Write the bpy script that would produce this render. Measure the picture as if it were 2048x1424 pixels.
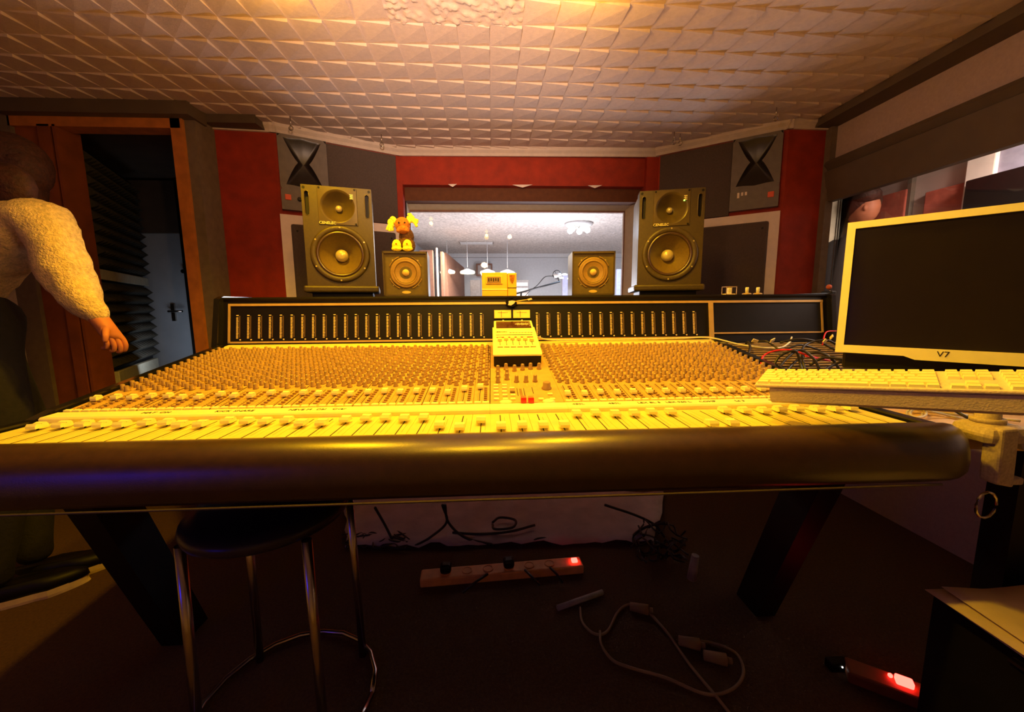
import bpy, bmesh, math, random
from mathutils import Vector, Matrix, Euler
random.seed(7)
S = bpy.context.scene
COL = S.collection
for o in list(bpy.data.objects): bpy.data.objects.remove(o)
R = math.radians

# ---------------------------------------------------------------- camera
YAW, PITCH, ROLL, FPX = R(2.9), R(-7.4), R(0.42), 770.0
CAM = Vector((0, 0, 1.10))
fw = Vector((math.sin(YAW)*math.cos(PITCH), math.cos(YAW)*math.cos(PITCH), math.sin(PITCH)))
r0 = Vector((math.cos(YAW), -math.sin(YAW), 0)); u0 = r0.cross(fw)
rt = r0*math.cos(ROLL) - u0*math.sin(ROLL); up = u0*math.cos(ROLL) + r0*math.sin(ROLL)
cd = bpy.data.cameras.new('camera'); cam = bpy.data.objects.new('camera', cd); COL.objects.link(cam)
cam.matrix_world = Matrix(((rt.x, up.x, -fw.x, CAM.x), (rt.y, up.y, -fw.y, CAM.y), (rt.z, up.z, -fw.z, CAM.z), (0, 0, 0, 1)))
cd.sensor_width = 36; cd.lens = 36*FPX/2048; cd.clip_start = 0.02
S.camera = cam
S.view_settings.view_transform = 'Standard'; S.view_settings.look = 'None'
S.view_settings.gamma = 1; S.view_settings.use_curve_mapping = False
S.view_settings.exposure = 0.0
w = bpy.data.worlds.new('world'); S.world = w; w.use_nodes = True
w.node_tree.nodes['Background'].inputs[0].default_value = (0.03, 0.02, 0.012, 1)
w.node_tree.nodes['Background'].inputs[1].default_value = 0.1

# ---------------------------------------------------------------- lights
def light(name, kind, loc, power, col, size=0.05, target=None, spot=None, blend=0.5, sy=None, shape=None):
    l = bpy.data.lights.new(name, kind); l.energy = power; l.color = col
    if kind == 'AREA':
        l.size = size
        if sy: l.shape = 'RECTANGLE'; l.size_y = sy
        if shape: l.shape = shape
    else: l.shadow_soft_size = size
    if spot: l.spot_size = R(spot); l.spot_blend = blend
    o = bpy.data.objects.new(name, l); COL.objects.link(o); o.location = loc
    if target is not None:
        d = Vector(target) - Vector(loc); o.rotation_euler = d.to_track_quat('-Z', 'Y').to_euler()
    return o
YEL = (1.0, 0.54, 0.0)
LAMPS = [(-0.69, 1.37), (0.34, 1.36), (-0.06, 0.60)]  # the third, in front, is a fill light added as a spotlight
for lx, ly in LAMPS:
    light('spot_beam', 'SPOT', (lx, ly, 2.03), 60 if ly > 1 else 46, YEL, 0.03, (lx*0.9, ly-0.15 if ly > 1 else .75, 0.8), 150, 0.6)
    light('spot_glow', 'POINT', (lx, ly, 2.055), 3.5, (1, .5, .06), 0.02)
light('ceiling_wash', 'AREA', (-0.10, 0.42, 1.68), 5.5, (1.0, 0.54, 0.28), 0.09, (-0.05, 1.5, 2.3), shape='DISK')  # unseen light added to brighten the ceiling
light('ceiling_fill_spot', 'SPOT', (-0.12, 0.40, 1.55), 130, (1.0, 0.66, 0.48), 0.02, (-0.14, 2.05, 2.165), 62, 1.0)  # unseen spot added for the brighter middle of the ceiling
light('room_fill', 'POINT', (0.25, 0.72, 2.02), 2.6, (1.0, 0.50, 0.22), 0.03)
light('blue_glow_light', 'AREA', (-1.7, -0.5, 1.0), 1.3, (0.02, 0.02, 1.0), 0.4, (-0.6, 0.75, 0.8), sy=.3)  # unseen blue light added for the glow on the armrest
light('live_room_cool', 'AREA', (1.5, 4.7, 1.95), 80, (0.55, 0.74, 1.0), 0.5, (1.3, 4.9, 0))
light('live_room_warm', 'AREA', (-0.3, 5.2, 1.9), 80, (1.0, 0.85, 0.70), 0.6, (-0.3, 5.2, 0))
light('live_room_bounce', 'POINT', (0.6, 4.4, 1.0), 110, (0.92, 0.9, 1.0), 0.3)
light('booth_light', 'AREA', (2.4, 1.3, 2.0), 50, (1.0, 0.80, 0.66), 0.4, (2.5, 1.4, 0))
light('lobby_light', 'AREA', (-2.25, 2.85, 0.75), 0.9, (0.72, 0.82, 1.0), 0.3, (-2.55, 3.35, 0.9))

# ---------------------------------------------------------------- helpers
def ray(x, y): return fw + rt*((x-1024)/FPX) - up*((y-712)/FPX)
def at(x, y, X=None, Y=None, Z=None):
    d = ray(x, y)
    t = (X-CAM.x)/d.x if X is not None else (Y-CAM.y)/d.y if Y is not None else (Z-CAM.z)/d.z
    return CAM + d*t

def mat(name, col, rough=0.5, metal=0.0, var=0.08, scale=30, bump=0.0, bscale=None, emit=None, estr=0, spec=None, trans=0, coat=0):
    m = bpy.data.materials.new(name); m.use_nodes = True
    nt = m.node_tree; b = nt.nodes['Principled BSDF']
    tc = nt.nodes.new('ShaderNodeTexCoord')
    n = nt.nodes.new('ShaderNodeTexNoise'); n.inputs['Scale'].default_value = scale; n.inputs['Detail'].default_value = 3
    nt.links.new(tc.outputs['Object'], n.inputs['Vector'])
    cr = nt.nodes.new('ShaderNodeValToRGB')
    cr.color_ramp.elements[0].position = .3; cr.color_ramp.elements[1].position = .7
    cr.color_ramp.elements[0].color = tuple(c*(1-var) for c in col)+(1,)
    cr.color_ramp.elements[1].color = tuple(min(1, c*(1+var)) for c in col)+(1,)
    nt.links.new(n.outputs['Fac'], cr.inputs['Fac']); nt.links.new(cr.outputs['Color'], b.inputs['Base Color'])
    b.inputs['Roughness'].default_value = rough; b.inputs['Metallic'].default_value = metal
    if spec is not None: b.inputs['Specular IOR Level'].default_value = spec
    if coat: b.inputs['Coat Weight'].default_value = coat
    if trans: b.inputs['Transmission Weight'].default_value = trans
    if bump:
        n2 = nt.nodes.new('ShaderNodeTexNoise'); n2.inputs['Scale'].default_value = bscale or scale; n2.inputs['Detail'].default_value = 4
        nt.links.new(tc.outputs['Object'], n2.inputs['Vector'])
        bp = nt.nodes.new('ShaderNodeBump'); bp.inputs['Strength'].default_value = bump; bp.inputs['Distance'].default_value = .01
        nt.links.new(n2.outputs['Fac'], bp.inputs['Height']); nt.links.new(bp.outputs['Normal'], b.inputs['Normal'])
    if emit: b.inputs['Emission Color'].default_value = emit+(1,); b.inputs['Emission Strength'].default_value = estr
    return m
M = {}
def mk(n, *a, **k): M[n] = mat(n, *a, **k)
mk('ceiling', (.62, .50, .43), .85, var=.05, scale=60, bump=.15, bscale=180)
mk('cove', (.60, .50, .43), .8, var=.05, bump=.2, bscale=90)
mk('red_wall', (.32, .022, .002), .75, var=.18, scale=14, bump=.25, bscale=220)
mk('dark_recess', (.12, .035, .008), .8, var=.15)
mk('beige', (.50, .42, .30), .8, var=.06, bump=.1)
mk('beige_wall', (.46, .35, .34), .9, var=.06, scale=80, bump=.15, bscale=150)
mk('grey_trim', (.16, .12, .085), .8, var=.12)
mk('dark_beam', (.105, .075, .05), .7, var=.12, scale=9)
mk('floor', (.095, .045, .014), .95, var=.25, scale=120, bump=.5, bscale=300)
mk('wood_orange', (.50, .17, .03), .6, var=.18, scale=18)
mk('wood_red', (.26, .065, .015), .6, var=.2, scale=12)
mk('black', (.0045, .003, .0025), .5, var=.2, spec=.3)
mk('black_cloth', (.035, .028, .026), .95, var=.2, scale=300, bump=.3, bscale=500)
mk('black_leather', (.040, .016, .005), .34, spec=1.0, var=.2, scale=60, bump=.05, bscale=350)
mk('black_gloss', (.01, .009, .01), .15, var=.1)
mk('foam', (.035, .032, .022), .95, var=.3, scale=80)
mk('door_grey', (.40, .43, .45), .7, var=.06, scale=8)
mk('shelf_cream', (.55, .52, .38), .7, var=.1)
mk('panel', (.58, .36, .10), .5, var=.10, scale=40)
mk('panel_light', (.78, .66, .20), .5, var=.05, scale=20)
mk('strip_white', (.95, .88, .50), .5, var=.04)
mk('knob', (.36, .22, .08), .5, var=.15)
mk('knob_side', (.33, .22, .15), .5, var=.15)
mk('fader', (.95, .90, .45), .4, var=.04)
mk('button', (.80, .70, .50), .4, var=.06)
mk('button_dark', (.20, .12, .06), .5, var=.1)
mk('red_plastic', (.8, .02, .02), .4, var=.08)
mk('slot', (.02, .01, .005), .7)
mk('tan_metal', (.60, .40, .16), .45, metal=.3, var=.08)
mk('led_off', (.85, .66, .42), .5, var=.1)
mk('led_bar', (.11, .065, .03), .5, var=.1)
mk('vu', (.95, .62, .12), .5, var=.08, emit=(1, .45, .03), estr=.25)
mk('genelec', (.052, .034, .007), .42, var=.12, scale=90, bump=.15, bscale=400)
mk('genelec_horn', (.072, .048, .012), .38, var=.1)
mk('speaker_side', (.16, .15, .15), .5, var=.12, bump=.1, bscale=200)
mk('cone', (.13, .085, .022), .35, var=.12, scale=120)
mk('dome', (.55, .46, .24), .25, metal=.3, var=.05)
mk('cube_face', (.09, .062, .014), .6, var=.12, scale=80)
mk('cube_cone', (.24, .14, .035), .5, var=.1, scale=90)
mk('cube_dust', (.55, .38, .14), .6)
mk('brass', (.75, .55, .15), .35, metal=.4)
mk('text_gold', (.95, .85, .4), .4)
mk('white_frame', (.80, .68, .60), .7, var=.04)
mk('dark_panel', (.085, .060, .050), .9, var=.15, scale=200, bump=.2, bscale=300)
mk('horn_plate', (.15, .125, .11), .55, var=.1)
mk('horn_dark', (.022, .016, .013), .35, var=.15)
mk('logo_red', (.80, .10, .03), .5)
mk('toy_orange', (.46, .15, .02), .95, var=.35, scale=60, bump=.8, bscale=200)
mk('toy_brown', (.11, .045, .015), .95, var=.5, scale=70, bump=.8, bscale=200)
mk('toy_yellow', (.92, .75, .05), .9, var=.12, scale=60, bump=.6, bscale=200)
mk('yellow_box', (.85, .50, .05), .5, var=.05)
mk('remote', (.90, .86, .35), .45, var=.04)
mk('remote_screen', (.06, .015, .008), .2, var=.1)
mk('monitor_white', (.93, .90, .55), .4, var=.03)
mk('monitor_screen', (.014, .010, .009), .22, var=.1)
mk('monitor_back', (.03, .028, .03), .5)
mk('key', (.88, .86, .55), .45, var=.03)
mk('tray', (.74, .62, .60), .7, var=.08, scale=200, bump=.2, bscale=300)
mk('arm_grey', (.42, .34, .26), .6, var=.2, scale=200)
mk('desk_wood', (.75, .48, .20), .6, var=.14, scale=8)
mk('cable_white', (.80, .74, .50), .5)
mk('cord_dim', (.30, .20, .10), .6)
mk('cable_black', (.02, .016, .014), .45)
mk('cable_red', (.65, .02, .02), .45)
mk('tape', (.85, .72, .38), .7)
mk('chrome', (.55, .5, .45), .22, metal=1, var=.03)
mk('stool', (.03, .025, .03), .3, var=.1)
mk('sweater', (.80, .60, .30), .95, var=.22, scale=70, bump=.9, bscale=160)
mk('skin', (.55, .19, .09), .6, var=.08)
mk('trousers', (.012, .010, .012), .9, var=.25, scale=60, bump=.3)
mk('hair', (.05, .014, .006), .7, var=.4, scale=60, bump=.6, bscale=80)
mk('sole', (.85, .66, .38), .8, var=.08)
mk('paper', (.72, .58, .42), .9, var=.05)
mk('pale_cloth', (.55, .45, .42), .95, var=.15, scale=9, bump=.6, bscale=14)
mk('strip_orange', (.80, .36, .12), .6, var=.1)
mk('lr_ceiling', (.66, .60, .56), .9, var=.28, scale=38, bump=.5, bscale=60)
mk('lr_wall', (.60, .60, .60), .9, var=.05)
mk('lr_brown', (.22, .10, .06), .7, var=.15)
mk('lr_purple', (.34, .32, .42), .8, var=.1)
mk('lr_grey', (.34, .30, .27), .8, var=.15)
mk('booth_wall', (.56, .44, .38), .9, var=.1, scale=6)
mk('booth_red', (.46, .10, .06), .85, var=.15)
mk('curtain', (.52, .47, .36), .9, var=.12, scale=12)
mk('led_red', (.8, .02, .02), .5, emit=(1, .035, .025), estr=14)
mk('led_white', (.8, .8, .8), .5, emit=(1, .95, .9), estr=6)
mk('lamp_glow', (1, .9, .7), .5, emit=(1, .80, .42), estr=2.6)
mk('lamp_cool', (1, 1, 1), .5, emit=(1, .97, .92), estr=9)
mk('bulb_warm', (1, .8, .4), .5, emit=(1, .55, .1), estr=12)
mk('clear', (.9, .85, .75), .15, trans=.85)
g = bpy.data.materials.new('glass'); g.use_nodes = True; nt = g.node_tree; nt.nodes.clear()
o_ = nt.nodes.new('ShaderNodeOutputMaterial'); mx = nt.nodes.new('ShaderNodeMixShader'); tr = nt.nodes.new('ShaderNodeBsdfTransparent'); gl = nt.nodes.new('ShaderNodeBsdfGlossy'); fr = nt.nodes.new('ShaderNodeFresnel')
gl.inputs['Roughness'].default_value = .02; fr.inputs['IOR'].default_value = 1.35; tr.inputs['Color'].default_value = (.96, .97, .98, 1)
nt.links.new(fr.outputs[0], mx.inputs[0]); nt.links.new(tr.outputs[0], mx.inputs[1]); nt.links.new(gl.outputs[0], mx.inputs[2]); nt.links.new(mx.outputs[0], o_.inputs[0]); M['glass'] = g

class MB:
    """collects geometry (world or local coordinates) for ONE mesh object"""
    def __init__(s): s.v = []; s.f = []; s.m = []; s.sm = []; s.T = Matrix.Identity(4)
    def add(s, vs, fs, mi=0, smooth=False):
        n = len(s.v); s.v += [s.T @ Vector(v) for v in vs]
        for f in fs: s.f.append(tuple(i+n for i in f)); s.m.append(mi); s.sm.append(smooth)
        return s
    def box(s, x0, x1, y0, y1, z0, z1, mi=0):
        return s.add([(x, y, z) for z in (z0, z1) for y in (y0, y1) for x in (x0, x1)],
                     [(0, 2, 3, 1), (4, 5, 7, 6), (0, 1, 5, 4), (2, 6, 7, 3), (0, 4, 6, 2), (1, 3, 7, 5)], mi)
    def rbox(s, x0, x1, y0, y1, z0, z1, r=.004, mi=0):      # chamfered box
        vs = []; cx, cy, cz = (x0+x1)/2, (y0+y1)/2, (z0+z1)/2; hx, hy, hz = (x1-x0)/2, (y1-y0)/2, (z1-z0)/2
        r = min(r, hx*.9, hy*.9, hz*.9)
        bm = bmesh.new(); bmesh.ops.create_cube(bm, size=1)
        for v in bm.verts: v.co = Vector((cx+v.co.x*2*hx, cy+v.co.y*2*hy, cz+v.co.z*2*hz))
        bmesh.ops.bevel(bm, geom=bm.edges[:], offset=r, segments=2, affect='EDGES', profile=.5)
        s.frombm(bm, mi); return s
    def frombm(s, bm, mi=0, smooth=False):
        bm.verts.index_update(); s.add([v.co.copy() for v in bm.verts], [[v.index for v in f.verts] for f in bm.faces], mi, smooth); bm.free(); return s
    def lathe(s, prof, n=32, c=(0, 0, 0), axis='z', mi=0, smooth=True, caps=True, sx=1, sy=1):
        vs = []; fs = []; k = len(prof)
        for r, h in prof:
            for i in range(n):
                a = 2*math.pi*i/n; p = (r*math.cos(a)*sx, r*math.sin(a)*sy, h)
                if axis == 'y': p = (p[0], -h, p[1])       # axis pointing to -y
                if axis == 'x': p = (h, p[0], p[1])
                vs.append((p[0]+c[0], p[1]+c[1], p[2]+c[2]))
        for j in range(k-1):
            for i in range(n):
                a = j*n+i; b = j*n+(i+1) % n; fs.append((a, b, b+n, a+n))
        s.add(vs, fs, mi, smooth)
        if caps:
            s.add([vs[i] for i in range(n)], [tuple(range(n))[::-1]], mi); s.add([vs[(k-1)*n+i] for i in range(n)], [tuple(range(n))], mi)
        return s
    def cyl(s, p0, p1, r, r1=None, n=12, mi=0):
        p0, p1 = Vector(p0), Vector(p1); d = p1-p0; q = d.to_track_quat('Z', 'Y').to_matrix().to_4x4(); q.translation = p0
        T = s.T; s.T = T @ q; s.lathe([(r, 0), (r if r1 is None else r1, d.length)], n, mi=mi); s.T = T; return s
    def sphere(s, c, r, n=16, mi=0, sc=(1, 1, 1)):
        prof = [(max(1e-4, math.sin(math.pi*i/(n//2)))*1.0, -math.cos(math.pi*i/(n//2))) for i in range(n//2+1)]
        T = s.T; s.T = T @ Matrix.Translation(c) @ Matrix.Diagonal((r*sc[0], r*sc[1], r*sc[2], 1)); s.lathe(prof, n, mi=mi, caps=False); s.T = T; return s
    def tube(s, pts, r, n=8, mi=0, sub=6):
        P = [Vector(p) for p in pts]; Q = []
        if sub > 1 and len(P) > 2:
            E = [P[0]*2-P[1]]+P+[P[-1]*2-P[-2]]
            for i in range(1, len(E)-2):
                for k in range(sub):
                    t = k/sub; a, b, c, d = E[i-1:i+3]
                    Q.append(.5*((2*b)+(c-a)*t+(2*a-5*b+4*c-d)*t*t+(3*b-a-3*c+d)*t**3))
            Q.append(P[-1])
        else: Q = P
        vs = []; fs = []
        for i, p in enumerate(Q):
            d = (Q[min(i+1, len(Q)-1)]-Q[max(i-1, 0)]).normalized()
            a = d.cross(Vector((0, 0, 1)) if abs(d.z) < .95 else Vector((1, 0, 0))).normalized(); b = d.cross(a)
            for k in range(n): t = 2*math.pi*k/n; vs.append(p+a*(r*math.cos(t))+b*(r*math.sin(t)))
        for i in range(len(Q)-1):
            for k in range(n): fs.append((i*n+k, i*n+(k+1) % n, (i+1)*n+(k+1) % n, (i+1)*n+k))
        fs.append(tuple(range(n))); fs.append(tuple((len(Q)-1)*n+k for k in range(n))[::-1])
        return s.add(vs, fs, mi, True)
    def prism(s, poly, z0, z1, mi=0):   # poly in xy
        n = len(poly)
        return s.add([(x, y, z0) for x, y in poly]+[(x, y, z1) for x, y in poly],
                     [tuple(range(n))[::-1], tuple(range(n, 2*n))]+[(i, (i+1) % n, (i+1) % n+n, i+n) for i in range(n)], mi)
    def extr(s, poly, x0, x1, mi=0, smooth=False):    # poly in yz, extruded along x
        n = len(poly)
        s.add([(x0, y, z) for y, z in poly]+[(x1, y, z) for y, z in poly], [(i, (i+1) % n, (i+1) % n+n, i+n) for i in range(n)], mi, smooth)
        return s.add([(x0, y, z) for y, z in poly]+[(x1, y, z) for y, z in poly], [tuple(range(n))[::-1], tuple(range(n, 2*n))], mi)
    def build(s, name, mats, parent=None, local=False, bevel=0):
        me = bpy.data.meshes.new(name); vs = s.v
        if parent is not None and not local:
            inv = wm(parent).inverted(); vs = [inv @ v for v in vs]
        me.from_pydata([tuple(v) for v in vs], [], s.f)
        if isinstance(mats, str): mats = [mats]
        for k in mats: me.materials.append(M[k])
        me.polygons.foreach_set('material_index', s.m); me.polygons.foreach_set('use_smooth', s.sm)
        bm = bmesh.new(); bm.from_mesh(me); bmesh.ops.remove_doubles(bm, verts=bm.verts[:], dist=1e-6)
        bmesh.ops.recalc_face_normals(bm, faces=bm.faces[:]); bm.to_mesh(me); bm.free(); me.update()
        o = bpy.data.objects.new(name, me); COL.objects.link(o)
        if parent is not None: o.parent = parent
        if bevel: b = o.modifiers.new('bevel', 'BEVEL'); b.width = bevel; b.segments = 2; b.limit_method = 'ANGLE'
        return o
def wm(o):
    m = Matrix.LocRotScale(o.location, o.rotation_euler, None)
    return wm(o.parent) @ m if o.parent else m
def tag(o, label=None, cat=None, group=None, kind=None):
    if label: o['label'] = label
    if cat: o['category'] = cat
    if group: o['group'] = group
    if kind: o['kind'] = kind
    return o
def thing(name, label, cat, loc=(0, 0, 0), rz=0, group=None, rx=0, ry=0):
    o = bpy.data.objects.new(name, None); COL.objects.link(o); o.location = loc; o.rotation_euler = (rx, ry, rz); o.empty_display_size = .05
    return tag(o, label, cat, group)
def struct(o): o['kind'] = 'structure'; return o
def inst(src, parent, loc, rz=0, rx=0, ry=0, name=None):
    o = src.copy(); COL.objects.link(o); o.parent = parent; o.location = loc; o.rotation_euler = (rx, ry, rz)
    if name: o.name = name
    return o
def dup(root, loc, rz=None, label=None):
    r = root.copy(); COL.objects.link(r); r.location = loc
    if rz is not None: r.rotation_euler = (0, 0, rz)
    if label: r['label'] = label
    for ch in [c for c in root.children]:
        c = ch.copy(); COL.objects.link(c); c.parent = r
        for gch in ch.children: d = gch.copy(); COL.objects.link(d); d.parent = c
    return r
def text(s, size, name, m, parent, loc, rot, depth=.0006, local=True, shear=0):
    cu = bpy.data.curves.new(name, 'FONT'); cu.body = s; cu.size = size; cu.extrude = depth; cu.align_x = 'CENTER'; cu.align_y = 'CENTER'; cu.resolution_u = 2; cu.shear = shear
    t = bpy.data.objects.new(name, cu); COL.objects.link(t); bpy.context.view_layer.update()
    me = bpy.data.meshes.new_from_object(t.evaluated_get(bpy.context.evaluated_depsgraph_get()))
    bpy.data.objects.remove(t); me.materials.clear(); me.materials.append(M[m])
    o = bpy.data.objects.new(name, me); COL.objects.link(o); o.parent = parent; o.location = loc; o.rotation_euler = rot
    return o

# ================================================================ SETTING
CE = 2.165
struct(MB().box(-3.6, 4.4, -1.8, 8.2, -.06, 0).build('floor', 'floor'))
# ---- ceiling of moulded tiles
ceil = struct(MB().box(-2.7, 2.25, -1.7, 2.95, CE+.004, CE+.05).build('ceiling', 'ceiling'))
def tile_mesh(nx, ny):
    b = MB(); c = .125; h = .0125; g = .001
    for i in range(nx):
        for j in range(ny):
            x0, x1, y0, y1 = i*c, (i+1)*c, j*c, (j+1)*c
            b.add([(x0, y0, 0), (x1, y0, -h), (x1, y1, 0), (x0, y1, 0), (x1, y0, 0)], [(0, 1, 3), (1, 2, 3), (0, 4, 1), (4, 2, 1)])
    return b
tile_src = None; tile_q = None
for iy in range(-7, 3):
    for ix in range(-5, 5):
        x, y = -.37+.5*ix, 1.62+.5*iy
        if x < -2.9 or x > 2.0 or y < -1.6: continue
        if (ix, iy) == (0, -1):
            b = MB(); n = 64
            ns = [[0]*(n+1) for _ in range(n+1)]
            bl = [(random.random()*.5, random.random()*.5, random.uniform(.007, .016), random.uniform(.006, .012)) for _ in range(420)]
            for i in range(n+1):
                for j in range(n+1):
                    px, py = i*.5/n, j*.5/n; hh = 0
                    for (cx, cy, rr, ah) in bl:
                        d = ((px-cx)**2+(py-cy)**2)/rr/rr
                        if d < 1: hh = max(hh, ah*(1-d))
                    ns[i][j] = hh
            b.add([(i*.5/n, j*.5/n, -.002-ns[i][j]) for i in range(n+1) for j in range(n+1)], [(i*(n+1)+j, (i+1)*(n+1)+j, (i+1)*(n+1)+j+1, i*(n+1)+j+1) for i in range(n) for j in range(n)], smooth=True)
            o = b.build('ceiling_tile', 'ceiling', ceil, local=True); o.location = (x, y, CE); o['label'] = 'single tile with knobbly plaster texture'
            continue
        q = iy == 2
        src = tile_q if q else tile_src
        if src is None:
            src = tile_mesh(4, 2 if q else 4).build('ceiling_tile', 'ceiling', ceil, local=True)
            if q: tile_q = src
            else: tile_src = src
            src.location = (x, y, CE)
        else: inst(src, ceil, (x, y, CE))
# ---- wall plan
L0, L1, L2 = Vector((-1.58, 2.437)), Vector((-1.263, 2.468)), Vector((-.612, 2.80))
R2, R1, R0 = Vector((1.16, 2.74)), Vector((1.753, 2.319)), Vector((2.02, 2.325))
def wallseg(a, b, z0, z1, t, name, m, parent=None):
    d = (b-a).normalized(); nn = Vector((-d.y, d.x))      # away from the room (to +y side)
    p = [a, b, b+nn*t, a+nn*t]
    return MB().prism([(q.x, q.y) for q in p], z0, z1).build(name, m, parent)
ws = struct(wallseg(L0, L1, 0, 2.3, .08, 'wall_left_splay', 'red_wall'))
wallseg(L1, L2, 0, 2.3, .06, 'splay_panel', 'red_wall', ws)
wr = struct(wallseg(R2, R1, 0, 2.3, .06, 'wall_right_splay', 'red_wall'))
wallseg(R1, Vector((1.985, 2.325)), 0, 2.3, .08, 'end_panel', 'red_wall', wr)
# back wall with the window opening
wb = struct(MB().box(-.60, 1.17, 2.80, 2.86, 1.93, 2.3).build('wall_back', 'red_wall'))
MB().box(-.66, -.60, 2.80, 2.90, 0, 2.3).build('red_jamb', 'red_wall', wb)
MB().box(1.085, 1.2, 2.76, 2.86, 0, 2.3).build('red_jamb', 'red_wall', wb)
MB().box(-.60, 1.09, 2.80, 2.9, 0, 1.02).build('lower_panel', 'red_wall', wb)
for cx, ww in ((905, .03), (1045, .07), (1190, .05)):
    p = at(cx, 368, Y=2.798); q = MB(); q.add([(p.x-ww, 2.796, 1.934), (p.x+ww, 2.796, 1.936), (p.x+ww*.3, 2.796, 1.922), (p.x, 2.796, 1.916), (p.x-ww*.5, 2.796, 1.924),
        (p.x-ww, 2.80, 1.934), (p.x+ww, 2.80, 1.936), (p.x+ww*.3, 2.80, 1.922), (p.x, 2.80, 1.916), (p.x-ww*.5, 2.80, 1.924)], [(0, 1, 2, 3, 4), (5, 6, 7, 8, 9), (0, 5, 6, 1), (1, 6, 7, 2), (2, 7, 8, 3), (3, 8, 9, 4), (4, 9, 5, 0)])
    o = q.build('paint_chip', 'white_frame', wb); o['label'] = 'pale chip in the red paint'
win = struct(MB().box(-.62, 1.10, 2.86, 2.96, 1.84, 1.935).build('window_1', 'dark_recess'))
q = MB(); q.add([(-.60, 2.87, 1.885), (1.09, 2.87, 1.885), (1.01, 3.02, 1.80), (-.60, 3.02, 1.80), (-.60, 2.87, 1.91), (1.09, 2.87, 1.91), (1.01, 3.02, 1.91), (-.60, 3.02, 1.91)],
      [(0, 1, 2, 3), (4, 5, 6, 7), (0, 1, 5, 4), (1, 2, 6, 5), (2, 3, 7, 6), (3, 0, 4, 7)]); q.build('reveal_head', 'beige', win)
q = MB(); q.prism([(1.09, 2.87), (1.13, 2.87), (1.06, 3.02), (1.012, 3.02)], 1.0, 1.89); q.build('reveal_side', 'beige', win)
q = MB(); q.box(-.72, -.60, 2.86, 3.02, 1.0, 1.93).build('reveal_side', 'beige', win)
q = MB(); q.box(-.60, 1.03, 3.0, 3.03, 1.80, 1.825); q.box(1.015, 1.035, 3.0, 3.03, 1.0, 1.8); q.box(-.62, -.60, 3.0, 3.03, 1.0, 1.8); q.build('window_frame', 'lr_brown', win)
MB().box(-.62, 1.03, 2.88, 3.03, .96, 1.02).build('window_sill', 'beige', win)
MB().box(-.60, 1.02, 3.012, 3.018, 1.02, 1.81).build('glass_pane', 'glass', win)
# cove strip under the ceiling
cv = None
for k, (a, b) in enumerate(((L0, L1), (L1, L2), (Vector((-.64, 2.80)), Vector((1.19, 2.765))), (R2, R1), (R1, R0))):
    d = (b-a).normalized(); nn = Vector((d.y, -d.x)); q = MB(); e = d*.02
    P4 = lambda off, z: [(p.x+nn.x*off, p.y+nn.y*off, z) for p in (a-e, b+e)]
    prof = [(0.0, CE-.052), (.012, CE-.052), (.016, CE-.035), (.03, CE-.02), (.034, CE+.01), (0, CE+.01)]
    vs = []; fs = []
    for off, z in prof: vs += P4(off, z)
    n = len(prof)
    for i in range(n): j = (i+1) % n; fs.append((2*i, 2*i+1, 2*j+1, 2*j))
    fs.append(tuple(2*i for i in range(n))); fs.append(tuple(2*i+1 for i in range(n)))
    q.add(vs, fs)
    o = q.build('trim_1' if cv is None else 'cove_strip', 'cove', cv)
    if cv is None: cv = struct(o)
# ---- right wall with side window
XR = 2.02
wrr = struct(MB().box(XR, XR+.10, -1.8, 2.33, 1.90, 2.4).build('wall_right', 'beige_wall'))
MB().box(XR, XR+.1, -1.8, 2.33, 0, .80).build('lower_wall', 'beige_wall', wrr)
MB().box(1.985, 2.03, 2.285, 2.33, 0, 2.3).build('corner_post', 'grey_trim', wrr)
b = MB(); prof = [(XR+.02, 1.925), (XR-.05, 1.925), (XR-.062, 1.905), (XR-.035, 1.875), (XR-.055, 1.865), (XR-.02, 1.70), (XR+.02, 1.70)]
b.add([(x, 2.29, z) for x, z in prof]+[(x, -1.8, z) for x, z in prof], [(i, (i+1) % 7, (i+1) % 7+7, i+7) for i in range(7)]+[tuple(range(7)), tuple(range(7, 14))])
b.build('window_head_beam', 'dark_beam', wrr)
w2 = struct(MB().box(XR+.02, XR+.06, -1.7, 2.285, .80, .84).build('window_2', 'grey_trim'))
MB().box(XR+.035, XR+.042, -1.7, 2.285, .84, 1.74).build('glass_pane', 'glass', w2)
MB().box(1.90, 2.03, -1.8, 2.33, CE-.045, CE+.02).build('shadow_trim', 'dark_beam')['kind'] = 'structure'  # dark colour stands in for the shadow band between ceiling and wall
# left wall and rear wall (behind the camera)
struct(MB().box(-2.68, -2.60, -1.8, 2.30, 0, 2.4).build('wall_left', 'beige_wall'))
struct(MB().box(-2.68, 2.1, -1.85, -1.78, 0, 2.4).build('wall_rear', 'beige_wall'))
# ---- door wall on the left at Y 2.3
dw = struct(MB().box(-2.68, -2.49, 2.27, 2.36, 0, 2.4).build('wall_door_side', 'grey_trim'))
MB().box(-1.632, -1.575, 2.29, 2.44, 0, 2.3).build('grey_post', 'grey_trim', dw)
MB().box(-2.5, -1.56, 2.22, 2.36, 2.098, 2.3).build('door_head_beam', 'dark_beam', dw)
d1 = struct(MB().box(-2.5, -1.64, 2.27, 2.36, 2.05, 2.10).build('door_1', 'wood_orange'))
MB().box(-1.69, -1.63, 2.27, 2.40, 0, 2.10).build('door_jamb', 'wood_orange', d1)
b = MB(); b.box(-2.36, -2.30, 2.27, 2.40, 0, 2.06); b.box(-2.285, -2.27, 2.27, 2.40, 0, 2.06); b.build('door_jamb', 'wood_red', d1)
MB().box(-2.49, -2.36, 2.29, 2.34, 0, 2.05).build('red_infill', 'wood_red', d1)
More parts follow.
